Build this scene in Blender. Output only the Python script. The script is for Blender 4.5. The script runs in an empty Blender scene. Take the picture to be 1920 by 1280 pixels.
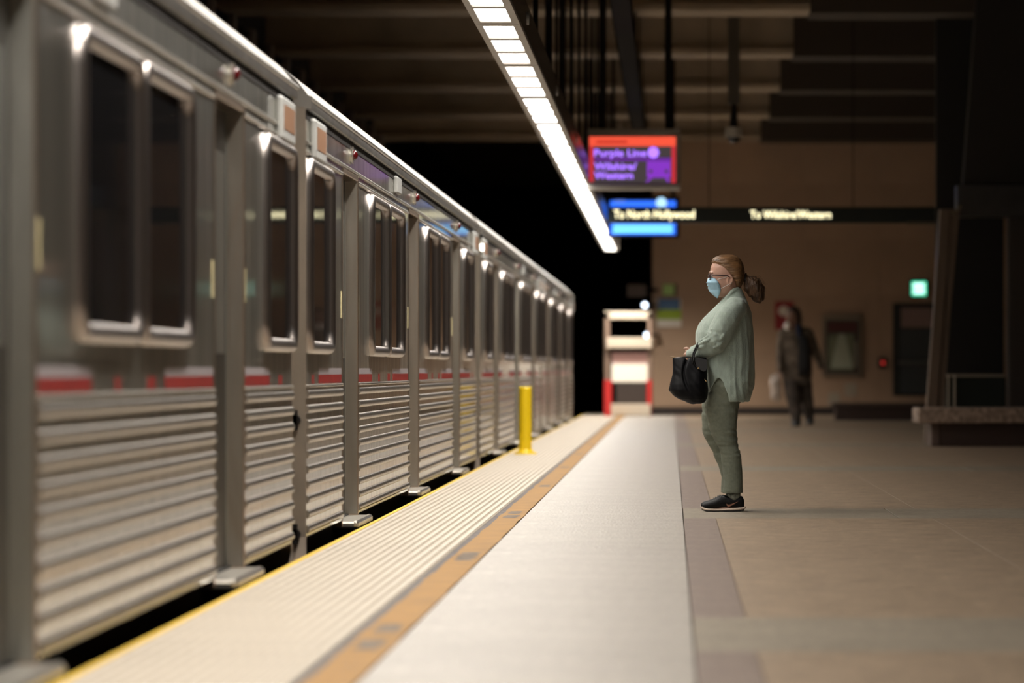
import bpy, bmesh, math, random
from mathutils import Vector, noise
random.seed(7)
S = bpy.context.scene
COL = S.collection

# ------------------------------------------------------------------ camera
F = 9500.0                      # focal length in pixels of the 1920 px frame
VX, VY, CH = 1258.0, 694.0, 0.88  # vanishing point of the track direction, eye height
cam = bpy.data.cameras.new('camera'); cam_o = bpy.data.objects.new('camera', cam); COL.objects.link(cam_o)
cam.sensor_width = 36.0; cam.lens = F / 1920 * 36
cam.shift_x = (960 - VX) / 1920; cam.shift_y = (VY - 640) / 1920
cam.clip_start = 0.1; cam.clip_end = 400
cam_o.location = (0, 0, CH); cam_o.rotation_euler = (math.pi / 2, 0, 0)
cam.dof.use_dof = True; cam.dof.focus_distance = 31.67; cam.dof.aperture_fstop = 2.8
S.camera = cam_o
# ------------------------------------------------------------------ world, exposure
w = bpy.data.worlds.new('world'); S.world = w; w.use_nodes = True
w.node_tree.nodes['Background'].inputs[0].default_value = (0.9, 0.75, 0.55, 1)
w.node_tree.nodes['Background'].inputs[1].default_value = 0.004
S.view_settings.view_transform = 'Standard'; S.view_settings.look = 'None'
S.view_settings.exposure = 0.0; S.view_settings.gamma = 1.0; S.view_settings.use_curve_mapping = False
PANEL_STRENGTH = 8.0            # face of the lit diffusers above the platform edge
LAMP_WATT = 104.0               # tubes of one light module (4.5 m), beamed downwards by the diffuser

def px(x, Y): return (x - VX) * Y / F
def pz(y, Y): return CH + (VY - y) * Y / F

# ------------------------------------------------------------------ materials
MATS = {}
def mat(name, col, rough=0.6, metal=0.0, emit=0.0, ecol=None, noise_scale=0, noise_amt=0.0, bump=0.0, bump_scale=40,
        stretch=(1, 1, 1), coat=0.0, spec=0.5, alpha=1.0, trans=0.0, speck=None, sheen=0.0):
    if name in MATS: return MATS[name]
    m = bpy.data.materials.new(name); m.use_nodes = True; MATS[name] = m
    nt = m.node_tree; N = nt.nodes; L = nt.links
    b = N['Principled BSDF']
    b.inputs['Base Color'].default_value = (*col, 1); b.inputs['Roughness'].default_value = rough
    b.inputs['Metallic'].default_value = metal; b.inputs['Specular IOR Level'].default_value = spec
    b.inputs['Coat Weight'].default_value = coat
    b.inputs['Transmission Weight'].default_value = trans
    if coat: b.inputs['Coat Roughness'].default_value = 0.07
    if sheen: b.inputs['Sheen Weight'].default_value = sheen
    if emit:
        b.inputs['Emission Color'].default_value = (*(ecol or col), 1); b.inputs['Emission Strength'].default_value = emit
    if noise_amt or bump or speck:
        tc = N.new('ShaderNodeTexCoord'); mp = N.new('ShaderNodeMapping'); mp.inputs['Scale'].default_value = stretch
        L.new(tc.outputs['Object'], mp.inputs['Vector'])
    if noise_amt:
        n = N.new('ShaderNodeTexNoise'); n.inputs['Scale'].default_value = noise_scale; n.inputs['Detail'].default_value = 6
        L.new(mp.outputs[0], n.inputs['Vector'])
        r = N.new('ShaderNodeValToRGB')
        r.color_ramp.elements[0].position = 0.3; r.color_ramp.elements[1].position = 0.7
        r.color_ramp.elements[0].color = (*[c * (1 - noise_amt) for c in col], 1)
        r.color_ramp.elements[1].color = (*[min(1, c * (1 + noise_amt)) for c in col], 1)
        L.new(n.outputs['Fac'], r.inputs['Fac'])
        out = r.outputs['Color']
        if speck:
            v = N.new('ShaderNodeTexNoise'); v.inputs['Scale'].default_value = speck[0]; v.inputs['Detail'].default_value = 9; v.inputs['Roughness'].default_value = .82
            L.new(tc.outputs['Object'], v.inputs['Vector'])
            r2 = N.new('ShaderNodeValToRGB'); r2.color_ramp.elements[0].position = 0.36; r2.color_ramp.elements[1].position = 0.6
            r2.color_ramp.elements[0].color = (speck[1],) * 3 + (1,); r2.color_ramp.elements[1].color = (1, 1, 1, 1)
            L.new(v.outputs['Fac'], r2.inputs['Fac'])
            mx = N.new('ShaderNodeMix'); mx.data_type = 'RGBA'; mx.blend_type = 'MULTIPLY'; mx.inputs['Factor'].default_value = 1
            L.new(out, mx.inputs['A']); L.new(r2.outputs['Color'], mx.inputs['B']); out = mx.outputs['Result']
        L.new(out, b.inputs['Base Color'])
    if bump:
        n2 = N.new('ShaderNodeTexNoise'); n2.inputs['Scale'].default_value = bump_scale; n2.inputs['Detail'].default_value = 3
        L.new(mp.outputs[0], n2.inputs['Vector'])
        bp = N.new('ShaderNodeBump'); bp.inputs['Strength'].default_value = bump; bp.inputs['Distance'].default_value = 0.01
        L.new(n2.outputs['Fac'], bp.inputs['Height']); L.new(bp.outputs['Normal'], b.inputs['Normal'])
    return m

steel = mat('steel_side', (0.60, 0.595, 0.535), 0.32, 1.0, noise_scale=3, noise_amt=0.28, bump=0.9, bump_scale=3.2, stretch=(1, 2.6, 0.12), coat=0.6)
steel_plain = mat('steel_trim', (0.50, 0.47, 0.42), 0.32, 1.0)
steel_rib = mat('steel_rib', (0.39, 0.355, 0.31), 0.33, 1.0, noise_scale=4, noise_amt=0.12)
steel_jamb = mat('steel_jamb', (0.46, 0.365, 0.285), 0.36, 1.0, noise_scale=5, noise_amt=0.12, stretch=(6, 6, .4))
steel_frame = mat('steel_window_frame', (0.32, 0.285, 0.265), 0.33, 1.0)
steel_roof = mat('steel_roof', (0.40, 0.385, 0.36), 0.36, 1.0, noise_scale=4, noise_amt=0.2)
glass_dark = mat('dark_glass', (0.010, 0.010, 0.011), 0.04, 0.0, spec=0.38)
door_dark = mat('door_dark_steel', (0.06, 0.052, 0.045), 0.35, 1.0)
end_paint = mat('car_end_paint', (0.44, 0.36, 0.29), 0.5, 0.0, noise_scale=5, noise_amt=.15)
black_under = mat('black_underframe', (0.012, 0.011, 0.01), 0.8)
black_rubber = mat('black_rubber', (0.012, 0.012, 0.012), 0.6)
red_lens = mat('red_lens', (0.07, 0.004, 0.005), 0.15)
white_paint = mat('white_paint', (0.36, 0.36, 0.345), 0.4)
stripe_red = mat('red_stripe', (0.33, 0.025, 0.025), 0.3, noise_scale=8, noise_amt=0.2)
stripe_white = mat('white_stripe', (0.42, 0.38, 0.40), 0.3)
label_yellow = mat('yellow_label', (0.75, 0.66, 0.38), 0.4)
led_amber = mat('amber_led', (0.22, 0.115, 0.065), 0.4, emit=0.05, ecol=(0.8, 0.45, 0.25))
granite_light = mat('light_granite', (0.475, 0.435, 0.385), 0.36, noise_scale=2.2, noise_amt=0.12, bump=0.8, bump_scale=60, speck=(22, 0.5))
granite_border = mat('border_granite', (0.285, 0.22, 0.185), 0.42, noise_scale=3, noise_amt=0.15, bump=0.4, bump_scale=70, speck=(22, 0.45))
granite_field = mat('field_granite', (0.37, 0.275, 0.19), 0.42, noise_scale=5, noise_amt=0.24, bump=0.5, bump_scale=70, speck=(22, 0.45))
granite_band = mat('band_granite', (0.315, 0.268, 0.205), 0.45, noise_scale=2.5, noise_amt=0.12, bump=0.4, bump_scale=70, speck=(22, 0.5))
grout = mat('grout', (0.09, 0.075, 0.06), 0.9)
cream = mat('cream_tactile', (0.51, 0.445, 0.36), 0.5, noise_scale=4, noise_amt=0.13, bump=0.2, bump_scale=60)
cream_dark = mat('cream_tactile_base', (0.27, 0.22, 0.16), 0.6, noise_scale=6, noise_amt=0.15)
yellow_edge = mat('yellow_edge', (0.80, 0.52, 0.02), 0.5, noise_scale=9, noise_amt=0.15)
orange = mat('orange_tape', (0.29, 0.138, 0.012), 0.65, noise_scale=5, noise_amt=0.18, bump=0.1)
tape_dark = mat('worn_tape_patch', (0.14, 0.10, 0.065), 0.7, noise_scale=18, noise_amt=0.5)
grey_gap = mat('grey_sealant', (0.13, 0.115, 0.11), 0.8, noise_scale=12, noise_amt=0.4)
concrete = mat('dark_concrete', (0.36, 0.28, 0.19), 0.85, noise_scale=1.2, noise_amt=0.25)
concrete_beam = mat('beam_concrete', (0.42, 0.34, 0.25), 0.8, noise_scale=1.2, noise_amt=0.2)
tunnel_black = mat('tunnel_black', (0.02, 0.018, 0.016), 0.9)
wall_tan = mat('tan_wall', (0.46, 0.315, 0.215), 0.5, noise_scale=0.8, noise_amt=0.1)
base_dark = mat('dark_base', (0.035, 0.024, 0.02), 0.6)
dark_metal = mat('dark_metal', (0.016, 0.014, 0.013), 0.9, 0.0, spec=0.1)
housing_metal = mat('housing_metal', (0.30, 0.27, 0.24), 0.5, 0.2)
housing_dark = mat('housing_side', (0.05, 0.042, 0.036), 0.25, 0.3)
diffuser = mat('lit_diffuser', (0.9, 0.9, 0.88), 0.5, emit=PANEL_STRENGTH, ecol=(1.0, 0.94, 0.86))
yellow_post = mat('yellow_post', (0.95, 0.66, 0.008), 0.4)

# ------------------------------------------------------------------ mesh helpers
def mesh_from(name, v, f, smooth=False):
    me = bpy.data.meshes.new(name); me.from_pydata([tuple(p) for p in v], [], f); me.update()
    if smooth: me.polygons.foreach_set('use_smooth', [True] * len(me.polygons))
    return me
def link(name, me, m, parent=None, loc=(0, 0, 0), rot=None):
    if m is not None and (len(me.materials) == 0): me.materials.append(m)
    o = bpy.data.objects.new(name, me); COL.objects.link(o); o.location = loc
    if rot: o.rotation_euler = rot
    if parent: o.parent = parent
    return o
def empty(name, loc=(0, 0, 0), parent=None):
    o = bpy.data.objects.new(name, None); COL.objects.link(o); o.location = loc; o.empty_display_size = 0.1
    if parent: o.parent = parent
    return o
def tag(o, label=None, cat=None, group=None, kind=None):
    if label: o['label'] = label
    if cat: o['category'] = cat
    if group: o['group'] = group
    if kind: o['kind'] = kind
    return o
class MB:
    """collects shapes of ONE part"""
    def __init__(s): s.v = []; s.f = []
    def add(s, v, f):
        k = len(s.v); s.v += [tuple(p) for p in v]; s.f += [[i + k for i in q] for q in f]; return s
    def box(s, x0, x1, y0, y1, z0, z1):
        v = [(x, y, z) for z in (z0, z1) for y in (y0, y1) for x in (x0, x1)]
        return s.add(v, [[0, 2, 3, 1], [4, 5, 7, 6], [0, 1, 5, 4], [2, 6, 7, 3], [0, 4, 6, 2], [1, 3, 7, 5]])
    def cbox(s, x0, x1, y0, y1, z0, z1, c=0.005):
        """box with chamfered edges"""
        bm = bmesh.new(); bmesh.ops.create_cube(bm, size=1)
        for q in bm.verts: q.co = Vector(((x0 + x1) / 2 + q.co.x * (x1 - x0), (y0 + y1) / 2 + q.co.y * (y1 - y0), (z0 + z1) / 2 + q.co.z * (z1 - z0)))
        bmesh.ops.bevel(bm, geom=list(bm.edges), offset=c, segments=1, affect='EDGES')
        bm.verts.index_update()
        s.add([q.co[:] for q in bm.verts], [[q.index for q in f.verts] for f in bm.faces]); bm.free(); return s
    def cyl(s, c, r, h, axis='z', n=16, r2=None):
        r2 = r if r2 is None else r2
        v = []
        for t, rr in ((0, r), (h, r2)):
            for i in range(n):
                a = 2 * math.pi * i / n; p, q = rr * math.cos(a), rr * math.sin(a)
                if axis == 'z': v.append((c[0] + p, c[1] + q, c[2] + t))
                elif axis == 'y': v.append((c[0] + p, c[1] + t, c[2] + q))
                else: v.append((c[0] + t, c[1] + p, c[2] + q))
        return s.add(v, [list(range(n))[::-1], list(range(n, 2 * n))] + [[i, (i + 1) % n, n + (i + 1) % n, n + i] for i in range(n)])
    def prism(s, poly, y0, y1):
        """polygon in x-z pushed along y"""
        n = len(poly)
        return s.add([(p[0], y0, p[1]) for p in poly] + [(p[0], y1, p[1]) for p in poly],
                     [list(range(n)), list(range(2 * n - 1, n - 1, -1))] + [[i, n + i, n + (i + 1) % n, (i + 1) % n] for i in range(n)])
    def tube(s, pts, rad, n=10, cap=True):
        pts = [Vector(p) for p in pts]
        if not isinstance(rad, (list, tuple)): rad = [rad] * len(pts)
        v = []; f = []; up = None
        for i, p in enumerate(pts):
            t = (pts[min(i + 1, len(pts) - 1)] - pts[max(i - 1, 0)]).normalized()
            if up is None:
                up = Vector((0, 0, 1)) if abs(t.z) < 0.9 else Vector((1, 0, 0))
            a = t.cross(up)
            if a.length < 1e-5: a = t.cross(Vector((0, 1, 0)))
            a.normalize(); up = a.cross(t).normalized()
            r = rad[i]; ra, rb = (r if isinstance(r, (tuple, list)) else (r, r))
            for k in range(n):
                q = 2 * math.pi * k / n; v.append(p + a * (ra * math.cos(q)) + up * (rb * math.sin(q)))
        m = len(pts)
        for i in range(m - 1):
            for k in range(n): f.append([i * n + k, i * n + (k + 1) % n, (i + 1) * n + (k + 1) % n, (i + 1) * n + k])
        if cap: f.append(list(range(n))[::-1]); f.append([(m - 1) * n + k for k in range(n)])
        return s.add(v, f)
    def loft(s, secs, n=28):
        """horizontal sections (z, x0, x1, cy, hw[, exponent]), closed"""
        v = []; f = []
        for q in secs:
            z, x0, x1, cy, hw = q[:5]; e = 2.0 / (q[5] if len(q) > 5 else 2.0)
            cx, a = (x0 + x1) / 2, abs(x1 - x0) / 2
            for k in range(n):
                t = 2 * math.pi * k / n; c, d = math.cos(t), math.sin(t)
                v.append((cx + a * math.copysign(abs(c) ** e, c), cy + hw * math.copysign(abs(d) ** e, d), z))
        m = len(secs)
        for i in range(m - 1):
            for k in range(n): f.append([i * n + k, (i + 1) * n + k, (i + 1) * n + (k + 1) % n, i * n + (k + 1) % n])
        f.append(list(range(n))); f.append([(m - 1) * n + k for k in range(n)][::-1])
        return s.add(v, f)
    def ball(s, c, r, n=14):
        rx, ry, rz = r if isinstance(r, (tuple, list)) else (r, r, r)
        v = [(c[0], c[1], c[2] - rz)]; f = []; m = n // 2 + 1
        for i in range(1, m):
            t = -math.pi / 2 + math.pi * i / m
            for k in range(n):
                a = 2 * math.pi * k / n
                v.append((c[0] + rx * math.cos(t) * math.cos(a), c[1] + ry * math.cos(t) * math.sin(a), c[2] + rz * math.sin(t)))
        v.append((c[0], c[1], c[2] + rz)); top = len(v) - 1
        for k in range(n):
            f.append([0, 1 + (k + 1) % n, 1 + k]); f.append([top, 1 + (m - 2) * n + k, 1 + (m - 2) * n + (k + 1) % n])
        for i in range(m - 2):
            for k in range(n): f.append([1 + i * n + k, 1 + i * n + (k + 1) % n, 1 + (i + 1) * n + (k + 1) % n, 1 + (i + 1) * n + k])
        return s.add(v, f)
    def mesh(s, name, smooth=False):
        bm = bmesh.new(); vs = [bm.verts.new(p) for p in s.v]
        for q in s.f:
            try: bm.faces.new([vs[i] for i in q])
            except ValueError: pass
        bmesh.ops.recalc_face_normals(bm, faces=list(bm.faces))
        me = bpy.data.meshes.new(name); bm.to_mesh(me); bm.free()
        if smooth:
            me.polygons.foreach_set('use_smooth', [True] * len(me.polygons))
            if smooth != 'full':
                try: me.set_sharp_from_angle(angle=math.radians(40))
                except Exception: pass
        return me
    def build(s, name, m, parent=None, smooth=False, loc=(0, 0, 0)):
        return link(name, s.mesh(name, smooth), m, parent, loc)
def remeshed(mb, voxel, iters, cut=None, disp=None):
    """one continuous surface out of overlapping closed shapes"""
    me = mb.mesh('blank'); o = bpy.data.objects.new('blank', me); COL.objects.link(o)
    r = o.modifiers.new('r', 'REMESH'); r.mode = 'VOXEL'; r.voxel_size = voxel
    sm = o.modifiers.new('s', 'SMOOTH'); sm.factor = 0.5; sm.iterations = iters
    extra = []
    for c in (cut or []):
        co = bpy.data.objects.new('blank', c.mesh('blank')); COL.objects.link(co); extra.append(co)
        bo = o.modifiers.new('b', 'BOOLEAN'); bo.operation = 'DIFFERENCE'; bo.object = co; bo.solver = 'EXACT'
    dg = bpy.context.evaluated_depsgraph_get(); dg.update()
    out = bpy.data.meshes.new_from_object(o.evaluated_get(dg))
    for q in [o] + extra: bpy.data.objects.remove(q)
    if disp:
        nn = [v.normal.copy() for v in out.vertices]
        for v, n in zip(out.vertices, nn): v.co += n * disp(v.co)
        out.update()
    out.materials.clear()
    out.polygons.foreach_set('use_smooth', [True] * len(out.polygons))
    return out
def text_mesh(body, size, bold=0.0, extrude=0.002, align='LEFT'):
    cu = bpy.data.curves.new('t', 'FONT'); cu.body = body; cu.size = size; cu.extrude = extrude; cu.align_x = align; cu.resolution_u = 3; cu.offset = bold * size
    o = bpy.data.objects.new('t', cu); COL.objects.link(o)
    dg = bpy.context.evaluated_depsgraph_get(); dg.update()
    me = bpy.data.meshes.new_from_object(o.evaluated_get(dg)); bpy.data.objects.remove(o); me.materials.clear()
    return me
def text(name, body, x0, x1, z, Y, hgt, m, parent, bold=0.0):
    """upright lettering facing the viewer, fitted between x0 and x1"""
    me = text_mesh(body, hgt / 0.7, bold)
    xs = [v.co.x for v in me.vertices]; k = (x1 - x0) / (max(xs) - min(xs)); mn = min(xs)
    for v in me.vertices: v.co.x = (v.co.x - mn) * k
    p = parent.location if parent else Vector((0, 0, 0))
    return link(name, me, m, parent, Vector((x0, Y, z)) - p, (math.pi / 2, 0, 0))

# ================================================================== SETTING
XE = -1.725                      # platform edge
XT = -1.83                       # side of the train
YEND = 100.0
fl = tag(MB().box(XE, 12, -2, 101.5, -0.25, -0.014).build('floor', grout), 'stone paved subway platform floor', None, None, 'structure')
def slab(name, x0, x1, y0, y1, m, cache={}):
    k = (name, round(x1 - x0, 3), round(y1 - y0, 3))
    if k not in cache:
        g = .0006 if name == 'field_slab' else (.005 if name == 'band_slab' else .0025)
        hx, hy = (x1 - x0) / 2 - g, (y1 - y0) / 2 - g
        cache[k] = MB().cbox(-hx, hx, -hy, hy, -.02, 0, .0006).mesh(name)
    return link(name, cache[k], m, fl, ((x0 + x1) / 2, (y0 + y1) / 2, 0))
BP, BW, B0 = 14.25, 2.15, 15.87
ys = []
yy = B0 - BP
while yy < 101: ys.append(yy); yy += BP
YN = 101.3
XL0, XL1, XB1 = -0.885, 0.073, 0.268
yv = B0 - BP
n_rows = 0
while yv < YN:                                          # light walkway and its dark border
    L_ = BP / 6
    y1 = min(yv + L_, YN)
    slab('walkway_slab', XL0, XL1, yv, y1, granite_light)
    yv = y1
for yb in ys:
    y1 = min(yb + BW, YN)
    x = XL1
    for k in range(8):
        slab('band_slab', x, x + 1.285, yb, y1, granite_band); x += 1.285
    ya, ye = y1, min(yb + BP, YN)
    if ye - ya < .3: continue
    nr = max(1, round((ye - ya) / 2.42)); d = (ye - ya) / nr
    for r in range(nr):
        slab('border_slab', XL1, XB1, ya + r * d, ya + (r + 1) * d, granite_border)
        x = XB1
        for k in range(8):
            slab('field_slab', x, x + 1.285, ya + r * d, ya + (r + 1) * d, granite_field); x += 1.285
# edge: yellow nosing, cream tactile bars, grey sealant, orange tape
tz = MB().box(XE, XE + .024, 0, 102, -.03, .006).build('yellow_nosing', yellow_edge, fl)
MB().box(XE + .024, -1.065, 0, 102, -.02, .001).build('tactile_base', cream_dark, fl)
nb = 14
pit = (-1.065 - (XE + .024)) / nb
bar = MB().add([(-pit * .40, 0, 0), (-pit * .26, 0, .007), (pit * .26, 0, .007), (pit * .40, 0, 0), (-pit * .40, 102, 0), (-pit * .26, 102, .007), (pit * .26, 102, .007), (pit * .40, 102, 0)],
               [[0, 1, 5, 4], [1, 2, 6, 5], [2, 3, 7, 6], [0, 3, 2, 1], [4, 5, 6, 7]]).mesh('tactile_bar')
for i in range(nb): link('tactile_bar', bar, cream, fl, (XE + .024 + pit * (i + .5), 0, .001))
MB().box(-1.065, -1.0, 0, 101.5, -.02, -.001).build('grey_sealant', grey_gap, fl)
rows = 700
v = []; f = []
for i in range(rows + 1):
    y = 6 + 95.3 * i / rows
    a = -1.029 + .010 * noise.noise((y * 1.1, 0, 0)) + .005 * noise.noise((y * 6, 3, 0))
    b = -.886 + .008 * noise.noise((y * .9, 9, 0)) + .005 * noise.noise((y * 4, 5, 0))
    for x, z in ((a, -.01), (a, .004), (b, .004), (b, -.01)): v.append((x, y, z))
for i in range(rows):
    k = i * 4
    for j in range(3): f.append([k + j, k + j + 1, k + j + 5, k + j + 4])
tape = link('orange_tape', mesh_from('orange_tape', v, f), orange, fl)
for yc in (16.2, 17.2, 23.6, 24.1, 30.4, 31.2, 38.4, 45.8, 53, 60):
    v = []; n = 10
    for i in range(n + 1):
        y = yc - .28 + .56 * i / n + random.uniform(-.03, .03)
        v += [(-1.0 + random.uniform(-.014, .014), y, .0045), (-.918 + random.uniform(-.014, .014), y + random.uniform(-.05, .05), .0045)]
    o = link('worn_patch', mesh_from('worn_patch', v, [[2 * i, 2 * i + 1, 2 * i + 3, 2 * i + 2] for i in range(n)]), tape_dark, tape)
# track pit, tunnel walls
tag(MB().box(-5.8, XE, -2, 150, -1.5, -1.25).build('floor_trackbed', tunnel_black), 'dark track bed below the train', None, None, 'structure')
tag(MB().box(XE + .02, XE + .25, -2, 102, -1.3, -.03).build('wall_platform_edge', tunnel_black), 'dark vertical face under the platform edge', None, None, 'structure')
tag(MB().box(-6.0, -5.8, -2, 150, -1.5, 6.5).build('wall_left', tunnel_black), 'dark tunnel wall behind the train', None, None, 'structure')
tag(MB().box(-6, 12, 150, 150.3, -1.5, 6.5).build('wall_tunnel_end', tunnel_black), 'black far end of the tunnel', None, None, 'structure')
tag(MB().box(12, 12.2, -2, 101, -.2, 6.5).build('wall_right', wall_tan), 'tan side wall of the station', None, None, 'structure')
wf = tag(MB().box(px(1223, YEND), 12, YEND, YEND + .5, 0, 6.5).build('wall_far', wall_tan), 'tan tiled wall closing the far end of the platform', None, None, 'structure')
# wall tiles of the far wall (large panels with thin joints)
tile_me = MB().cbox(-.745, .745, -.012, 0, -.545, .545, .004).mesh('wall_panel')
for i in range(8):
    for j in range(5):
        link('wall_panel', tile_me, wall_tan, wf, (px(1223, YEND) + .75 + 1.5 * i, YEND, .16 + .55 + 1.1 * j))
tag(MB().box(px(1223, YEND), 12, YEND - .04, YEND, 0, .15).build('baseboard_far', base_dark), 'dark base strip along the far wall', None, None, 'structure')
ce = tag(MB().box(-6, 12.2, -2, 150, 6.3, 6.5).build('ceiling', concrete), 'dark concrete ceiling with cross beams', None, None, 'structure')
bm_me = MB().box(-5.8, 12, -.5, .5, 5.48, 6.3).mesh('ceiling_beam')
shade_me = MB().box(1.75, 11.9, -.66, .66, 5.36, 6.24).mesh('beam_shade')  # dark boxes round the right part of the beams, shade put into colour
bm_low = MB().box(-5.8, 12, -.62, .62, 5.40, 5.48).mesh('beam_flange')
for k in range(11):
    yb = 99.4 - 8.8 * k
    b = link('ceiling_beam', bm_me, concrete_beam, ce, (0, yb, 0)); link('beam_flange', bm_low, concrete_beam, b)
    link('beam_shade', shade_me, mat('shade_dark', (.06, .046, .034), .9), b)

MB().box(1.75, 12, -2, 99.9, 6.24, 6.3).build('ceiling_shade', mat('shade_dark', (.045, .036, .027), .9), ce)  # dark sheet under the right of the slab, stands in for shade

# ================================================================== TRAIN
CL = 22.1
DOORS = [(2.84, 4.16), (9.95, 11.25), (17.05, 18.35)]
WINS = [(.06, 1.78), (5.32, 7.08), (7.14, 8.92), (12.25, 14.03), (14.09, 15.87), (19.2, 20.95)]
ZB, ZR, ZDT, ZG = .045, .79, 1.98, 2.20
ZWB, ZWT = .965, 1.955
CW = 3.2
def rrect(w, h, r, n=6):
    p = []
    for cx, cz, a0 in ((w / 2 - r, h / 2 - r, 0), (-w / 2 + r, h / 2 - r, 90), (-w / 2 + r, -h / 2 + r, 180), (w / 2 - r, -h / 2 + r, 270)):
        for i in range(n + 1):
            a = math.radians(a0 + 90 * i / n); p.append((cx + r * math.cos(a), cz + r * math.sin(a)))
    return p
def win_frame(w, h):
    """rounded ring standing proud of the side, x outwards"""
    prof = [(0.0, 0.0), (.022, .006), (.036, .022), (.036, .042), (.022, .058), (.002, .066)]   # (outwards, inset)
    v = []; f = []; n = None
    for o, ins in prof:
        q = rrect(w - 2 * ins, h - 2 * ins, .13 - ins, 6); n = len(q)
        v += [(o, a, b) for a, b in q]
    for i in range(len(prof) - 1):
        for k in range(n): f.append([i * n + k, i * n + (k + 1) % n, (i + 1) * n + (k + 1) % n, (i + 1) * n + k])
    return MB().add(v, f).mesh('window_frame', 'full')
def win_glass(w, h):
    q = rrect(w - .12, h - .12, .07, 6)
    return MB().add([(.005, a, b) for a, b in q], [list(range(len(q)))]).mesh('window_pane')
MC = {}
def shared(key, fn):
    if key not in MC: MC[key] = fn()
    return MC[key]
def rib_mesh(L_):
    v = []; f = []; n = 7
    for y in (0, L_):
        for k in range(n):
            a = math.pi * k / (n - 1); v.append((.016 * math.sin(a), y, .021 * math.cos(a)))
    for k in range(n - 1): f.append([k, k + 1, n + k + 1, n + k])
    f.append(list(range(n))[::-1]); f.append([n + k for k in range(n)])
    return MB().add(v, f).mesh('rib', True)
def car(y0, flip, label):
    R = tag(empty('subway_car', (XT, y0, 0)), label, 'train car', 'cars of the stopped train')
    def fl_(a, b): return (CL - b, CL - a) if flip else (a, b)
    doors = sorted(fl_(*d) for d in DOORS); wins = sorted(fl_(*q) for q in WINS)
    key = 'f' if flip else 'n'
    segs = []; a = 0
    for d0, d1 in doors: segs.append((a, d0)); a = d1
    segs.append((a, CL))
    # upper side panels between the doors (smooth steel)
    for i, (s0, s1) in enumerate(segs):
        me = shared(('side', key, i), lambda: MB().box(-.10, 0, s0, s1, ZB, ZDT).mesh('side_panel'))
        p = link('side_panel', me, steel, R)
        m0 = .07 if s0 > 0 else .05; m1 = .07 if s1 < CL else .05
        L_ = s1 - s0 - m0 - m1
        rm = shared(('rib', round(L_, 3)), lambda: rib_mesh(L_))
        for k in range(10): link('rib', rm, steel_rib, p, (0, s0 + m0, ZR - .03 - k * .0755))
        # lower sill rail, red and white stripe blocks beside the doors
        rl = shared(('rail', round(L_, 3)), lambda: MB().cbox(-.002, .012, 0, L_, 0, .014, .003).mesh('belt_rail'))
        link('belt_rail', rl, steel_plain, p, (0, s0 + m0, ZR + .004)); link('belt_rail', rl, steel_plain, p, (0, s0 + m0, 2.02 - .055))
        blocks = []
        if L_ > 4: blocks = [(s0 + .1, s0 + 1.45), (s0 + 2.15, s0 + 2.3), (s1 - 2.6, s1 - 2.35), (s1 - 2.0, s1 - .1)]
        else:
            blocks = [(s0 + .45, s0 + .6), (s0 + .95, s1 - .1)] if s0 == 0 else [(s0 + .1, s1 - 1.4), (s1 - .85, s1 - .65)]
        for b0, b1 in blocks:
            bl = b1 - b0
            link('red_stripe', shared(('rs', round(bl, 3)), lambda: MB().box(0, .0015, 0, bl, .812, .858).mesh('red_stripe')), stripe_red, p, (0, b0, 0))
            if bl > .5:
                link('white_stripe', shared(('ws', round(bl, 3)), lambda: MB().box(0, .0015, 0, bl, .858, .892).mesh('white_stripe')), stripe_white, p, (0, b0, 0))
        for yy_, cond in ((s0 + .1, s0 > 0), (s1 - .12, s1 < CL)):
            if cond: link('door_label', shared('dl', lambda: MB().box(0, .003, 0, .03, 1.17, 1.32).mesh('door_label')), label_yellow, p, (0, yy_, 0))
    # header over the doors, cant rail, gutter, roof
    hd = link('header', shared('hd', lambda: MB().box(-.10, 0, 0, CL, ZDT, ZG).mesh('header')), steel, R)
    link('moulding', shared('mo', lambda: MB().cbox(0, .012, 0, CL, 2.015, 2.03, .003).mesh('moulding')), steel_plain, hd)
    def roof():
        prof = [(-.02, ZG - .012), (.022, ZG - .012), (.026, ZG - .004), (.026, ZG + .03), (.034, ZG + .036), (.036, ZG + .046), (.030, ZG + .054), (.012, ZG + .058), (.0, ZG + .075), (-.05, ZG + .14), (-.16, ZG + .23), (-.36, ZG + .34), (-.7, ZG + .43), (-1.6, ZG + .5),
                (-2.5, ZG + .43), (-2.84, ZG + .34), (-3.04, ZG + .23), (-3.15, ZG + .13), (-3.2, ZG), (-3.2, -.2), (-3.1, -.2), (-3.1, ZG)]
        return MB().prism(prof, 0, CL).mesh('roof', True)
    rf = link('roof', shared('roof', roof), steel_roof, R)
    link('gutter_groove', shared('gg', lambda: MB().box(.0, .004, 0, CL, ZG - .06, ZG - .014).mesh('gutter_groove')), dark_metal, rf)
    link('underframe', shared('uf', lambda: MB().box(-3.15, -.05, .05, CL - .05, -.35, ZB).box(-3.0, -.25, 1.5, 5, -1.2, -.35).box(-3.0, -.25, CL - 5, CL - 1.5, -1.2, -.35).mesh('underframe')), black_under, R)
    for e in (0, 1):
        link('end_wall', shared(('ew', e), lambda: MB().box(-3.18, -.0, (0 if e == 0 else CL - .06), (.06 if e == 0 else CL), ZB - .3, ZG).mesh('end_wall')), end_paint, R)
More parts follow.
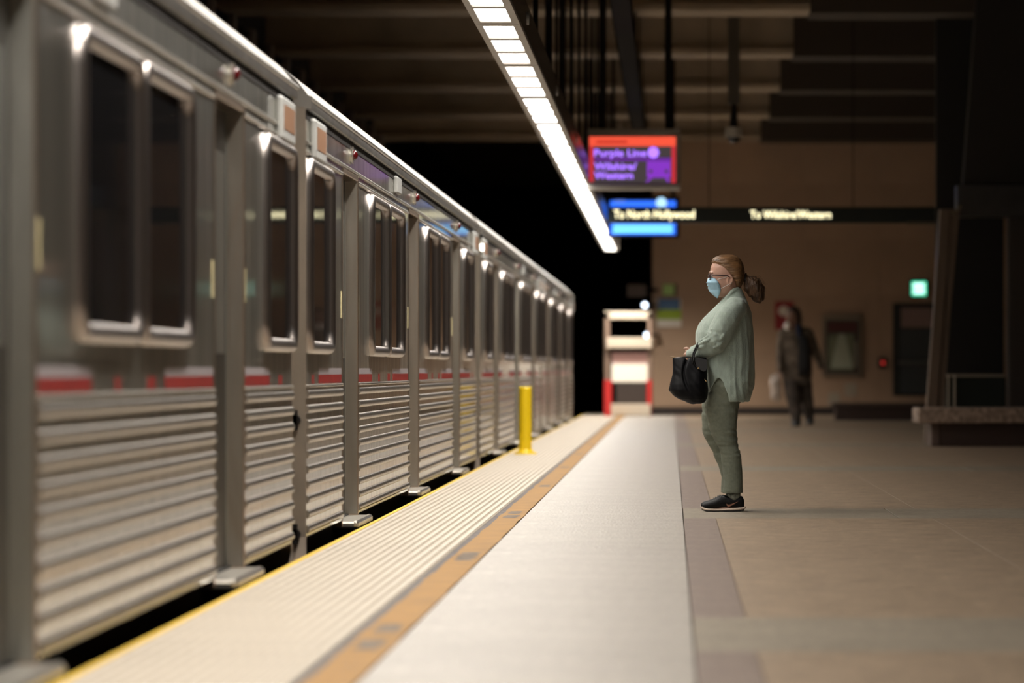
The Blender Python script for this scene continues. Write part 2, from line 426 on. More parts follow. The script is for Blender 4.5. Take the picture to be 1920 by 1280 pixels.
    # doors
    for d0, d1 in doors:
        D = link('door', shared('leafpair', lambda: MB().box(-.10, -.07, 0, .648, ZB, ZDT).box(-.10, -.07, .652, 1.30, ZB, ZDT).mesh('door')), door_dark, R, (0, d0, 0))
        for q in (0.09, .74):
            link('door_pane', shared('dp', lambda: MB().box(-.07, -.066, 0, .47, .95, 1.8).mesh('door_pane')), glass_dark, D, (0, q, 0))
        link('door_seal', shared('ds', lambda: MB().box(-.072, -.064, .635, .665, ZB, ZDT).mesh('door_seal')), black_rubber, D)
        dw = d1 - d0
        link('door_frame', shared(('df', round(dw, 2)), lambda: MB().cbox(-.07, .003, -.035, 0, ZB - .04, ZDT + .03, .004).cbox(-.07, .008, dw, dw + .035, ZB - .04, ZDT + .03, .004).cbox(-.07, .006, 0, dw, ZDT, ZDT + .03, .004).mesh('door_frame')), steel_jamb, R, (0, d0, 0))
        link('door_sill', shared(('sl', round(dw, 2)), lambda: MB().cbox(-.10, .075, -.01, dw + .06, ZB - .045, ZB - .008, .01).cbox(.05, .088, 0.05, dw + .06, ZB - .052, ZB - .004, .012).mesh('door_sill')), steel_plain, R, (0, d0, 0))
        lp = link('door_lamp', shared('lb', lambda: MB().cyl((0, 0, 0), .052, .008, 'x', 18).cyl((.008, 0, 0), .040, .006, 'x', 18, .040).cyl((.014, 0, 0), .050, .006, 'x', 18).mesh('door_lamp', True)), steel_plain, R, (0, (d0 + d1) / 2, 2.105))
        link('red_lens', shared('rl', lambda: MB().ball((.020, 0, 0), (.026, .030, .030), 14).mesh('red_lens', 'full')), red_lens, lp)
    for q0, q1 in wins:
        wl = q1 - q0; h = ZWT - ZWB
        W = link('window_frame', shared(('wf', round(wl, 2)), lambda: win_frame(wl, h)), steel_frame, R, (0, (q0 + q1) / 2, (ZWB + ZWT) / 2))
        link('window_pane', shared(('wg', round(wl, 2)), lambda: win_glass(wl, h)), glass_dark, W)
    # destination displays near the ends, white plates
    for c in ((.25, 1.05), (CL - 1.05, CL - .25)):
        D = link('destination_display', shared('dd', lambda: MB().cbox(0, .035, 0, .8, 1.95, 2.155, .012).mesh('destination_display')), white_paint, R, (0, c[0], 0))
        link('display_screen', shared('dsn', lambda: MB().box(.035, .038, .08, .72, 2.0, 2.115).mesh('display_screen')), led_amber, D)
    link('white_plate', shared('wp', lambda: MB().cbox(0, .03, 0, .5, 2.05, 2.16, .008).mesh('white_plate')), white_paint, R, (0, 8.0 if not flip else CL - 8.5, 0))
    return R
car1 = car(24.49 - CL, True, 'nearest steel subway car, running out of the left edge of the photo')
car2 = car(25.38, False, 'second steel subway car, three doors, opposite the standing woman')
car3 = car(25.38 + CL + 1.0, True, 'third steel subway car, behind the yellow bollard')
car4 = car(25.38 + 2 * CL + 1.0 + .9, False, 'farthest steel subway car at the rear end of the train')
# coupler hooks on the gap of the first two cars
for z in (.63, .06):
    MB().cyl((-.05, .0, z), .026, .05, 'y', 14).box(-.062, -.04, .0, .05, z - .05, z + .05).build('end_bracket', dark_metal, car2, True, (0, -.05, 0))
# marker lamps on the cab ends of the second and third cars
lamp_w = mat('marker_lamp', (1, .95, .85), .3, emit=6, ecol=(1, .9, .75))
for c, yq in ((car2, CL - .25), (car2, CL - .75), (car3, .25)):
    MB().cyl((0, yq, 2.06), .032, .03, 'x', 14).build('marker_lamp', lamp_w, c, True)

# ================================================================== OVERHEAD LIGHT ROW
ZS = CH + 2.30
ML = 4.56; Y0L = 33.7
DV = [(.2, 1.47), (1.66, 2.93), (3.12, 4.36)]      # the three lit panels of a module
def frame_mb():
    m_ = MB().box(-1.302, -1.259, .01, ML - .01, ZS, ZS + .03).box(-1.054, -1.004, .01, ML - .01, ZS, ZS + .03)
    e = [.01] + [q for d in DV for q in d] + [ML - .01]
    for i in range(0, len(e), 2): m_.box(-1.259, -1.054, e[i], e[i + 1], ZS, ZS + .03)
    return m_
f_me = frame_mb().mesh('fixture_frame')
h_me = MB().box(-1.302, -1.295, .01, ML - .01, ZS + .03, ZS + .26).box(-1.011, -1.004, .01, ML - .01, ZS + .03, ZS + .26).box(-1.295, -1.011, .01, ML - .01, ZS + .24, ZS + .26).mesh('fixture_housing')
p_me = [MB().box(-1.259, -1.054, 0, d[1] - d[0], ZS + .012, ZS + .02).mesh('diffuser_panel') for d in DV]
r_me = MB().cyl((-1.03, .3, ZS + .26), .02, 6.3 - ZS - .26, 'z', 8).cyl((-1.28, .3, ZS + .26), .02, 6.3 - ZS - .26, 'z', 8).mesh('hanger_rods')
rod_me = [MB().cyl((x, .3, ZS + .26), .02, 6.3 - ZS - .26, 'z', 8).mesh('hanger_rod') for x in (-1.03, -1.28)]
ORD = ['first', 'second', 'third', 'fourth', 'fifth', 'sixth', 'seventh', 'eighth', 'ninth', 'tenth', 'eleventh', 'twelfth', 'thirteenth', 'fourteenth', 'fifteenth']
for k in range(-7, 14):
    y = Y0L + ML * k
    L_ = 'lit ceiling light module, row continuing overhead above the top edge of the photo' if k < -1 else \
        ORD[k + 1] + ' module of the lit ceiling light row, counted from the top edge of the photo'
    T = tag(empty('ceiling_light', (0, y, 0)), L_, 'ceiling light', 'lit modules above the platform edge')
    link('fixture_frame', f_me, housing_metal, T); link('fixture_housing', h_me, housing_dark, T)
    for j, d in enumerate(DV): link('diffuser_panel', p_me[j], diffuser, T, (0, d[0], 0))
    la = bpy.data.lights.new('light_tube', 'AREA'); la.shape = 'RECTANGLE'; la.size = .2; la.size_y = 4.1; la.energy = LAMP_WATT
    la.color = (1.0, .94, .86); la.spread = math.radians(142)
    lo = bpy.data.objects.new('light_tube', la); COL.objects.link(lo); lo.parent = T; lo.location = (-1.157, ML / 2, ZS - .006)
    for r in rod_me: link('hanger_rod', r, dark_metal, T)
    if k % 2 == 0:
        MB().cyl((-1.004, 1.6, ZS + .15), .045, .015, 'x', 14).build('pale_disc', white_paint, T, True)  # small pale disc on the housing side
# cable tray under the ceiling, left wall tray with brackets
t = tag(empty('cable_tray', (-.56, 0, 4.95)), 'long black cable tray hung under the ceiling right of the lights', 'cable tray')
MB().box(-.12, .12, 20, 99.5, 0, .02).box(-.12, -.105, 20, 99.5, 0, .12).box(.105, .12, 20, 99.5, 0, .12).build('tray', dark_metal, t)
for i in range(10):
    MB().cyl((-.11, 24 + 8 * i, .1), .012, 1.3, 'z', 8).cyl((.11, 24 + 8 * i, .1), .012, 1.3, 'z', 8).build('tray_hanger', dark_metal, t)
t = tag(empty('wall_conduit', (-5.75, 0, 4.9)), 'bracketed conduits along the dark tunnel wall above the train', 'conduit')
for j in range(3): MB().cyl((.12, 20, .1 + .16 * j), .05, 79, 'y', 10).build('conduit', dark_metal, t, True)
for i in range(26): MB().cbox(-.04, .24, 22 + 3 * i, 22.35 + 3 * i, 0, .5, .02).build('conduit_bracket', housing_metal, t)

# ================================================================== SIGNS
def emat(name, col, s): return mat(name, tuple(c * .4 for c in col), .4, emit=s, ecol=col)
def quad(name, x0, x1, y0, y1, Y, m, parent, th=.002):
    p = parent.location
    return MB().box(px(x0, Y) - p.x, px(x1, Y) - p.x, Y - p.y - th, Y - p.y, pz(y1, Y) - p.z, pz(y0, Y) - p.z).build(name, m, parent)
Y = 62.0
T = tag(empty('arrival_screen', (px(1186, Y), Y, pz(350, Y))), 'hanging arrival screen with red header reading Purple Line, Wilshire/Western', 'screen')
p = T.location
MB().cbox(px(1098, Y) - p.x, px(1276, Y) - p.x, .0, .22, pz(344, Y) - p.z, pz(241, Y) - p.z, .01).build('screen_case', mat('case_grey', (.24, .215, .18), .5), T)
MB().cbox(px(1098, Y) - p.x, px(1276, Y) - p.x, -.04, .22, pz(356, Y) - p.z, pz(345, Y) - p.z, .012).build('lower_ledge', mat('ledge_grey', (.45, .43, .40), .4), T)
quad('display_panel', 1105, 1267, 256, 343, Y, emat('screen_dark', (.09, .07, .075), .6), T, .003)
quad('red_header', 1105, 1267, 256, 274, Y - .004, emat('screen_red', (1, .10, .05), .95), T)
quad('red_border', 1105, 1113, 274, 341, Y - .004, emat('screen_crimson', (.75, .04, .06), .7), T)
quad('red_border', 1259, 1267, 274, 343, Y - .004, emat('screen_crimson', (.75, .04, .06), .7), T)
quad('purple_rule', 1114, 1258, 296, 301, Y - .004, emat('screen_purple', (.30, .035, .75), .45), T)
lav = emat('screen_lavender', (.38, .17, 1.0), 1.7)
text('screen_text', 'Purple Line', px(1114, Y), px(1212, Y), pz(293, Y), Y - .007, .085, lav, T, .02)
text('screen_text', 'Wilshire/', px(1114, Y), px(1194, Y), pz(318, Y), Y - .007, .085, lav, T, .02)
text('screen_text', 'Western', px(1114, Y), px(1187, Y), pz(335, Y), Y - .007, .085, lav, T, .02)
quad('header_caption', 1118, 1176, 264, 268, Y - .007, emat('screen_maroon', (.5, .03, .02), .8), T)
MB().cyl((px(1225, Y) - p.x, -.012, pz(286, Y) - p.z), .068, .004, 'y', 24).build('line_badge', lav, T)
pu = emat('screen_violet', (.26, .04, .60), .9)
MB().cbox(px(1213, Y) - p.x, px(1257, Y) - p.x, -.008, -.004, pz(333, Y) - p.z, pz(302, Y) - p.z, .0015).build('train_icon', pu, T)
for a, b in ((1217, 1224), (1246, 1253)):
    MB().cyl((px((a + b) / 2, Y) - p.x, -.010, pz(321, Y) - p.z), .022, .002, 'y', 14).build('icon_lamp', emat('screen_dark', (.09, .07, .075), .6), T)
    MB().prism([(px(a + 1, Y) - p.x, pz(333, Y) - p.z), (px(b, Y) - p.x, pz(333, Y) - p.z), (px(b - 3 + (6 if a > 1230 else -6), Y) - p.x, pz(341, Y) - p.z), (px(a - 1 + (6 if a > 1230 else -6), Y) - p.x, pz(341, Y) - p.z)], -.008, -.004).build('icon_rail', pu, T)
MB().cyl((px(1253, Y) - p.x, .11, pz(241, Y) - p.z), .045, 6.3 - pz(241, Y), 'z', 12).build('hanger_pole', dark_metal, T, True)
MB().cyl((px(1130, Y) - p.x, .11, pz(241, Y) - p.z), .045, 6.3 - pz(241, Y), 'z', 12).build('hanger_pole', dark_metal, T, True)
# direction sign beam with glowing letters
Y = 70.0
T = tag(empty('direction_sign', (px(1450, Y), Y, pz(418, Y))), 'long dark green overhead sign beam with glowing destination lettering', 'sign')
p = T.location
MB().cbox(px(1140, Y) - p.x, px(1768, Y) - p.x, 0, .2, 0, pz(388, Y) - p.z, .01).build('sign_beam', mat('sign_green', (.012, .018, .016), .35), T)
MB().cbox(px(1700, Y) - p.x, px(1764, Y) - p.x, -.02, .0, -.02, .02, .005).build('sign_lip', mat('sign_lip', (.14, .13, .10), .4), T)
glow = emat('letter_glow', (1, .90, .55), 3.0)
text('sign_text', 'To North Hollywood', px(1151, Y), px(1302, Y), pz(409, Y), Y - .006, .115, glow, T)
text('sign_text', 'To Wilshire/Western', px(1407, Y), px(1558, Y), pz(409, Y), Y - .006, .105, glow, T)
for xq in (1330, 1600): MB().cyl((px(xq, Y) - p.x, .1, pz(388, Y) - p.z), .006, 6.3 - pz(388, Y), 'z', 10).build('hanger_pole', dark_metal, T, True)
# blue screen behind
Y = 80.0
T = tag(empty('blue_screen', (px(1205, Y), Y, pz(445, Y))), 'hanging blue information screen behind the North Hollywood lettering', 'screen')
p = T.location
MB().cbox(px(1138, Y) - p.x, px(1274, Y) - p.x, .0, .2, 0, pz(368, Y) - p.z, .01).build('screen_case', dark_metal, T)
quad('display_panel', 1144, 1267, 376, 440, Y, emat('screen_blue', (.03, .16, .95), 1.3), T, .003)
quad('cyan_field', 1150, 1261, 421, 437, Y - .004, emat('screen_cyan', (.16, .58, 1.0), 1.6), T)
MB().cyl((px(1240, Y) - p.x, -.012, pz(380, Y) - p.z), .085, .004, 'y', 24).build('white_badge', emat('screen_pale', (.45, .75, 1), 1.3), T)
quad('screen_title', 1152, 1172, 375, 380, Y - .004, emat('screen_mid', (.12, .25, .9), 1.0), T)
for xq in (1150, 1262): MB().cyl((px(xq, Y) - p.x, .1, pz(368, Y) - p.z), .03, 6.3 - pz(368, Y), 'z', 10).build('hanger_pole', dark_metal, T, True)
# security camera on a drop pole
Y = 67.5
T = tag(empty('security_camera', (px(1376, Y), Y, pz(272, Y))), 'white domed security camera hanging from a ceiling pole', 'camera')
p = T.location
MB().box(-.078, .078, -.08, .08, pz(195, Y) - p.z, 6.3 - p.z).build('drop_pole', mat('pole_grey', (.09, .078, .06), .5, .3), T)
MB().cyl((0, 0, pz(240, Y) - p.z), .06, pz(195, Y) - pz(240, Y), 'z', 12, .04).build('pole_neck', dark_metal, T, True)
MB().cyl((0, 0, pz(257, Y) - p.z), .125, pz(239, Y) - pz(257, Y), 'z', 20, .11).build('camera_housing', mat('camera_white', (.55, .52, .46), .4), T, True)
MB().ball((0, 0, pz(257, Y) - p.z), (.085, .085, .09), 16).build('camera_dome', glass_dark, T, 'full')

# ================================================================== FAR WALL OBJECTS
Y = YEND - .012
def flat(name, label, cat, x0, x1, y0, y1, m, th=.03, group=None):
    T = tag(empty(name, (px((x0 + x1) / 2, Y), Y - .005, pz(y1, Y))), label, cat, group); p = T.location
    MB().cbox(px(x0, Y) - p.x, px(x1, Y) - p.x, -th, 0, 0, pz(y0, Y) - p.z, .005).build('backing', m, T)
    return T, (lambda nm, a, b, c, d, mm, e=.004: MB().box(px(a, Y) - p.x, px(b, Y) - p.x, -th - e, -th, pz(d, Y) - p.z, pz(c, Y) - p.z).build(nm, mm, T))
pale = mat('poster_white', (.85, .8, .72), .5)
T, q = flat('wall_poster', 'blue green and white wall poster beside the tunnel mouth', 'poster', 1232, 1277, 560, 613, pale)
q('blue_panel', 1234, 1275, 560, 580, mat('poster_blue', (.08, .18, .38), .5)); q('green_panel', 1232, 1277, 580, 599, mat('poster_green', (.36, .52, .03), .5)); q('white_panel', 1232, 1277, 600, 612, pale)
T, q = flat('wall_sign', 'small pale green sign above the wall poster', 'sign', 1242, 1270, 532, 555, mat('sign_pale_dark', (.12, .09, .06), .5))
q('green_panel', 1243, 1264, 533, 553, mat('sign_pale_green', (.50, .78, .28), .5))
T, q = flat('fire_sign', 'red wall sign with a white disc behind the walking man', 'sign', 1453, 1488, 565, 618, mat('sign_red', (.32, .02, .025), .5))
MB().cyl((px(1469, Y) - T.location.x, -.034, pz(583, Y) - T.location.z), .10, .004, 'y', 20).build('white_disc', pale, T)
T, q = flat('map_case', 'framed wall map case right of the walking man', 'display case', 1541, 1616, 590, 706, mat('case_bronze', (.30, .25, .19), .35, .5), .08)
q('map_sheet', 1548, 1611, 600, 701, mat('map_dark', (.06, .045, .035), .4)); q('map_upper', 1552, 1606, 604, 622, mat('map_maroon', (.10, .025, .025), .4), .006)
MB().prism([(px(1572, Y) - T.location.x, pz(626, Y) - T.location.z), (px(1584, Y) - T.location.x, pz(626, Y) - T.location.z), (px(1599, Y) - T.location.x, pz(690, Y) - T.location.z), (px(1557, Y) - T.location.x, pz(690, Y) - T.location.z)], -.092, -.086).build('map_shape', mat('map_sage', (.42, .46, .36), .4), T)
q('map_field', 1553, 1600, 626, 694, mat('map_green', (.17, .19, .12), .4, noise_scale=3, noise_amt=.4), .006); q('map_legend', 1601, 1607, 640, 688, mat('map_pale', (.26, .24, .2), .4), .006)
T, q = flat('emergency_phone', 'small red lit call box between map case and door', 'call box', 1647, 1662, 670, 690, base_dark, .06)
MB().cyl((px(1655, Y) - T.location.x, -.075, pz(680, Y) - T.location.z), .035, .016, 'y', 14).build('red_lamp', emat('phone_red', (.9, .05, .04), .55), T)
# notice papers on the low wall
T, q = flat('wall_notice', 'two pale paper notices low on the wall under the map case', 'notice', 1551, 1606, 716, 762, wall_tan, .01)
q('paper', 1584, 1606, 718, 742, mat('paper', (.42, .36, .28), .7)); q('paper', 1553, 1574, 736, 760, mat('paper', (.42, .36, .28), .7))
# exit sign
T, q = flat('exit_sign', 'glowing green exit sign above the dark door', 'exit sign', 1706, 1740, 525, 557, mat('exit_case', (.03, .05, .04), .4), .08)
q('lit_face', 1709, 1736, 528, 554, emat('exit_green', (.05, .95, .52), 1.1)); q('lit_field', 1712, 1733, 531, 551, emat('exit_white', (.62, 1, .88), 1.8), .008)
text('sign_text', 'EXIT', px(1713, Y), px(1733, Y), pz(546, Y), Y - .1, .10, emat('exit_text', (.02, .5, .28), .8), T)
# door
D = tag(MB().cbox(px(1674, Y), px(1756, Y), Y - .05, Y, .38, pz(568, Y), .01).build('door_1', mat('door_frame_dark', (.022, .026, .026), .4)), 'dark blue green exit door in the far wall', None, None, 'structure')
MB().cbox(px(1688, Y), px(1748, Y), Y - .07, Y - .05, .41, pz(617, Y), .006).build('door_leaf', mat('door_teal', (.06, .07, .075), .4), D)
MB().box(px(1689, Y), px(1747, Y), Y - .06, Y - .05, pz(614, Y), pz(577, Y)).build('transom', mat('transom_pink', (.34, .23, .21), .3), D)
MB().cbox(px(1684, Y), px(1744, Y), Y - .12, Y - .07, pz(683, Y), pz(675, Y), .01).build('push_bar', mat('bar_steel', (.2, .2, .2), .3, .8), D)

# ================================================================== ADDED UNSEEN LAMP, BRIGHTENS FAR WALL AND GATE
T = tag(empty('added_downlight', (-.86, 95.8, 3.66)), 'added hanging lamp, unseen behind the blue screen, brightening the far wall and gate', 'ceiling light')
MB().cyl((0, 0, .02), .16, .16, 'z', 20, .10).build('lamp_housing', dark_metal, T, True); MB().cyl((0, 0, .18), .012, 6.3 - 3.9, 'z', 8).build('hanger_rod', dark_metal, T)
MB().cyl((0, 0, .01), .12, .008, 'z', 20).build('lamp_lens', mat('added_lamp_lens', (.9, .9, .85), .4, emit=6, ecol=(1, .93, .83)), T)
la = bpy.data.lights.new('added_lamp', 'SPOT'); la.energy = 720; la.color = (1, .9, .76); la.spot_size = math.radians(134); la.spot_blend = .7; la.shadow_soft_size = .12
lo = bpy.data.objects.new('added_lamp', la); COL.objects.link(lo); lo.parent = T; lo.location = (0, 0, -.03); lo.rotation_euler = (math.radians(8), 0, 0)

# ================================================================== PLATFORM END GATE
Y = 97.0
T = tag(empty('platform_end_gate', (px(1178, Y), Y, 0)), 'pale framed gate with red lower posts at the platform end', 'gate'); p = T.location
beige = mat('gate_beige', (.55, .47, .38), .5); gred = mat('gate_red', (.5, .02, .02), .5)
def gb(nm, x0, x1, y0, y1, m, d=.12, o=0): MB().cbox(px(x0, Y) - p.x, px(x1, Y) - p.x, -d / 2 + o, d / 2 + o, max(0, pz(y1, Y)), pz(y0, Y), .006).build(nm, m, T)
for a, b in ((1134, 1143), (1214, 1222)):
    gb('post', a, b, 585, 712, mat('gate_brown', (.22, .15, .115), .5)); gb('red_post_base', a - 1, b + 4 if a < 1200 else b, 712, 780, gred, .14)
gb('top_rail', 1134, 1222, 584, 598, beige); gb('middle_rail', 1138, 1222, 633, 652, beige, .3)
gb('pink_panel', 1147, 1218, 660, 682, mat('gate_pink', (.42, .24, .22), .5), .06); gb('white_panel', 1147, 1216, 682, 716, mat('gate_white', (.8, .75, .66), .5, emit=.12, ecol=(1, .92, .8)), .06)
gb('dark_panel', 1155, 1212, 718, 756, base_dark, .05); gb('pale_base', 1146, 1220, 757, 778, beige, .5, .0)
sig = emat('signal_white', (.75, .86, 1), 6)
for x, y, nm, lb in ((1209, 572, 'tunnel_signal', 'upper bluish white tunnel signal lamp beside the gate'), (1213, 628, 'tunnel_signal', 'lower bluish white tunnel signal lamp beside the gate')):
    Yq = 99.6
    T = tag(empty(nm, (px(x, Yq), Yq, pz(y, Yq))), lb, 'signal lamp', 'tunnel signal lamps')
    MB().cyl((0, -.05, 0), .075, .1, 'y', 16).build('lamp_body', mat('signal_blue', (.03, .08, .22), .4), T, True); MB().cyl((0, -.055, 0), .05, .006, 'y', 16).build('lamp_lens', sig, T)
    MB().box(.05, .25, .03, .06, -.02, .02).box(.16, .25, .03, .45, -.02, .02).build('lamp_arm', dark_metal, T)
Yq = 99.8
T = tag(empty('tunnel_plate', (px(1194, Yq), Yq, pz(556, Yq))), 'dim brown plate hanging above the platform end gate', 'sign')
MB().cbox(-.19, .19, -.02, .02, 0, .24, .005).build('plate', mat('plate_brown', (.09, .06, .045), .5), T); MB().box(-.02, .42, .02, .05, .1, .16).box(.33, .42, .02, .25, .1, .16).build('plate_arm', dark_metal, T)

# ================================================================== RIGHT SIDE: BENCHES, LEANING COLUMN, STAIR ENCLOSURE
gran_b = mat('bench_granite', (.46, .34, .265), .5, noise_scale=14, noise_amt=.35, speck=(14, .35))
T = tag(empty('stone_bench', (px(1850, 58.5), 58.5, 0)), 'granite slab bench on a dark base at the right edge', 'bench'); p = T.location
MB().cbox(px(1720, 58.5) - p.x, 6.4 - p.x, -.15, 1.2, .27, .445, .015).build('bench_slab', gran_b, T)
MB().cbox(px(1746, 58.5) - p.x, 6.4 - p.x, 0, 1.0, 0, .27, .01).build('bench_base', mat('bench_base', (.06, .035, .028), .5), T)
MB().cbox(px(1746, 58.5) - p.x - .002, px(1762, 58.5) - p.x, -.02, 1.0, 0, .27, .01).build('bench_end_pier', mat('bench_pier', (.12, .08, .065), .5), T)
Y = 89.0
T = tag(empty('low_plinth_bench', (px(1650, Y), Y, 0)), 'low dark stone bench in front of the far wall door', 'bench'); p = T.location
MB().cbox(px(1566, Y) - p.x, 5.2 - p.x, 0, .6, 0, .24, .01).build('bench_base', mat('bench_base', (.06, .035, .028), .5), T)
MB().cbox(px(1560, Y) - p.x, 5.22 - p.x, -.03, .65, .24, .31, .01).build('bench_slab', mat('plinth_slab', (.10, .065, .05), .5), T)
Y = 62.0
T = tag(empty('leaning_column', (px(1752, Y), Y, 0)), 'tall inclined brown steel column behind the granite bench', 'column'); p = T.location
pts = [(1735, 829, 1768), (1738, 763, 1770), (1750, 600, 1781), (1762, 409, 1798), (1763, 392, 1800)]
colm = mat('column_brown', (.17, .122, .09), .4, .2, noise_scale=3, noise_amt=.15, stretch=(5, 5, .3))
pl = [(px(a, Y) - p.x, max(0, pz(y, Y))) for a, y, b in pts] + [(px(b, Y) - p.x, max(0, pz(y, Y))) for a, y, b in pts[::-1]]
MB().prism(pl, 0, .35).build('column_shaft', colm, T)
pl2 = [(px(a + 12, Y) - p.x, max(0, pz(y, Y))) for a, y, b in pts] + [(px(a + 18, Y) - p.x, max(0, pz(y, Y))) for a, y, b in pts[::-1]]
MB().prism(pl2, -.03, 0).build('column_rib', colm, T)
for x, y in ((1787, 400), (1799, 388)):
    MB().cyl((px(x, Y) - p.x, -.03, pz(y, Y) - 0), .025, .03, 'y', 12).build('column_stud', mat('stud_bright', (.8, .7, .5), .25, 1.0), T)
T = tag(empty('stair_enclosure', (px(1860, 63), 63.0, 0)), 'black stair enclosure with grey header beyond the leaning column', 'stair enclosure'); p = T.location; Y = 63.0
blk = mat('enclosure_black', (.010, .009, .008), .7)
MB().box(px(1768, Y) - p.x, px(1898, Y) - p.x, 1.6, 1.8, 0, 6.3).build('back_panel', blk, T)
MB().cbox(px(1796, Y) - p.x, 6.4 - p.x, .15, .7, pz(405, Y), pz(345, Y), .01).build('header_fascia', mat('fascia_grey', (.075, .075, .078), .35, .3, noise_scale=2, noise_amt=.3), T)
MB().prism([(px(1808, Y) - p.x, pz(345, Y)), (px(1842, Y) - p.x, 6.24), (6.4 - p.x, 6.24), (6.4 - p.x, pz(345, Y))], .2, .65).build('upper_panel', mat('enclosure_brown', (.02, .017, .014), .6), T)
MB().cbox(px(1895, Y) - p.x, 6.4 - p.x, .4, .8, 0, pz(405, Y), .01).build('side_panel', mat('enclosure_panel', (.07, .06, .055), .4, .3), T)
MB().box(px(1780, Y) - p.x, px(1895, Y) - p.x, .9, .95, 0, pz(708, Y)).build('balustrade_panel', mat('balustrade', (.02, .028, .024), .3), T)
MB().tube([(px(1775, Y) - p.x, .88, pz(704, Y)), (px(1892, Y) - p.x, .88, pz(704, Y))], .018, 10).build('handrail', mat('rail_steel', (.42, .37, .30), .5, .2), T, True)
for x in (1776, 1785, 1797): MB().tube([(px(x, Y) - p.x, .8, .2), (px(x, Y) - p.x, .8, pz(702, Y))], .014, 8).build('rail_post', mat('rail_steel', (.42, .37, .30), .5, .2), T, True)

# ================================================================== BOLLARD
T = tag(empty('bollard', (-1.52, 52.9, .006)), 'yellow flexible bollard standing on the tactile platform edge', 'bollard')
MB().cyl((0, 0, .03), .067, .66, 'z', 24).build('post', yellow_post, T, True)
MB().cyl((0, 0, .69), .067, .012, 'z', 24, .055).build('cap', yellow_post, T, True)
MB().cyl((0, 0, 0), .125, .018, 'z', 28, .118).cyl((0, 0, .018), .095, .03, 'z', 28, .07).build('base_flange', yellow_post, T, True)
for a in range(4): MB().cyl((.1 * math.cos(a * 1.57 + .7), .1 * math.sin(a * 1.57 + .7), .018), .012, .006, 'z', 8).build('bolt', steel_plain, T)

# ================================================================== WOMAN (front figure)
WX, WY, SC = px(1355, 31.67), 31.67, 300.0
wom = tag(empty('person', (WX, WY, 0)), 'woman in sage green cardigan and trousers wearing a blue face mask, standing sideways', 'person')
def U(x): return (x - 1355) / SC
def ZZ(y): return max(0.0, (959.5 - y) / SC)
def secs(L_, cy=0.0, e=2.2, grow=0.0):
    return [(ZZ(q[0]), U(q[1]) - grow, U(q[2]) + grow, cy, q[3] + grow, e) for q in L_]
def P(x, y, d): return (U(x), d, ZZ(y))
skin = mat('skin', (.44, .255, .19), .5, noise_scale=30, noise_amt=.08)
knit = mat('sage_knit', (.275, .335, .29), .85, noise_scale=60, noise_amt=.10, bump=.35, bump_scale=260, stretch=(1, 1, .35), sheen=.3)
trous = mat('trouser_green', (.145, .16, .122), .85, noise_scale=50, noise_amt=.12, bump=.25, bump_scale=300)
hair_m = mat('brown_hair', (.15, .074, .028), .5, noise_scale=26, noise_amt=.55, bump=.9, bump_scale=45, stretch=(.35, 1.5, 2.2))
hair_m2 = mat('brown_ponytail', (.060, .028, .011), .55, noise_scale=26, noise_amt=.6, bump=.9, bump_scale=45, stretch=(2.2, 2.2, .4))
maskm = mat('mask_blue', (.36, .58, .73), .7, bump=.15, bump_scale=90)
# --- body: one continuous surface under the clothes
TORSO = [(745, 1340, 1386, .13), (725, 1336, 1396, .17), (705, 1332, 1400, .18), (680, 1324, 1404, .195), (650, 1318, 1404, .19), (630, 1317, 1404, .185), (610, 1323, 1403, .18), (590, 1338, 1401, .17), (575, 1350, 1398, .13), (562, 1358, 1394, .07), (548, 1362, 1388, .05)]
HEAD = [(558.5, 1342, 1374, .036), (552, 1336.5, 1379, .054), (543, 1333, 1384, .065), (533, 1331.5, 1388, .072), (523, 1332.5, 1391, .075), (513, 1331.5, 1392.5, .077), (503, 1332.5, 1391.5, .075), (493, 1336.5, 1388, .066), (486, 1343, 1381, .049), (482, 1352, 1373, .025)]
NLEG = [(738, 1326, 1392, .092), (758, 1321, 1386, .092), (772, 1321.5, 1383.5, .090), (798, 1328, 1381.5, .084), (812, 1333, 1381, .079), (825, 1339, 1381.5, .074), (840, 1347, 1384.5, .068), (851, 1350.5, 1388.5, .067), (875, 1353.5, 1391, .064), (903, 1357, 1392, .060), (918, 1356, 1392.5, .060), (925, 1354.5, 1393, .061)]
FLEG = [(738, 1322, 1386, .092), (757, 1316, 1380, .092), (783, 1315.5, 1374, .088), (816, 1318.5, 1368, .077), (838, 1329.5, 1371, .069), (849, 1336, 1376, .067), (875, 1347, 1383, .064), (897, 1353, 1387, .060), (925, 1351, 1390, .061)]
NARM = [(1377, 580, -.155), (1362, 600, -.205), (1351, 622, -.222), (1341, 645, -.222), (1318, 659, -.185), (1300, 664, -.135), (1291, 666, -.115)]
NRAD = [.068, .077, .076, .067, .051, .040, .030]
FARM = [(1377, 580, .155), (1362, 602, .205), (1350, 624, .222), (1338, 646, .222), (1316, 659, .165), (1298, 664, .085), (1291, 666, .06)]
b = MB()
b.loft(secs(TORSO[::1], 0, 2.2)); b.loft(secs(HEAD, 0, 2.25))
b.tube([P(1374, 536, 0), P(1376, 552, 0), P(1379, 572, 0)], [.050, .053, .065], 18)
for L_, cy in ((NLEG, -.098), (FLEG, .098)):
    b.loft(secs([(y, a + 5, c - 5, h - .016) for y, a, c, h in L_ if y < 890] + [(912, 1366, 1386, .028)] + [(940, 1366, 1386, .026), (950, 1364, 1386, .024)], cy))
    b.loft([(ZZ(956), U(1330), U(1386), cy, .022), (ZZ(950), U(1330), U(1386), cy, .024), (ZZ(943), U(1348), U(1386), cy, .022)])
for A in (NARM, FARM): b.tube([P(*q) for q in A], [r - .022 for r in NRAD], 14)
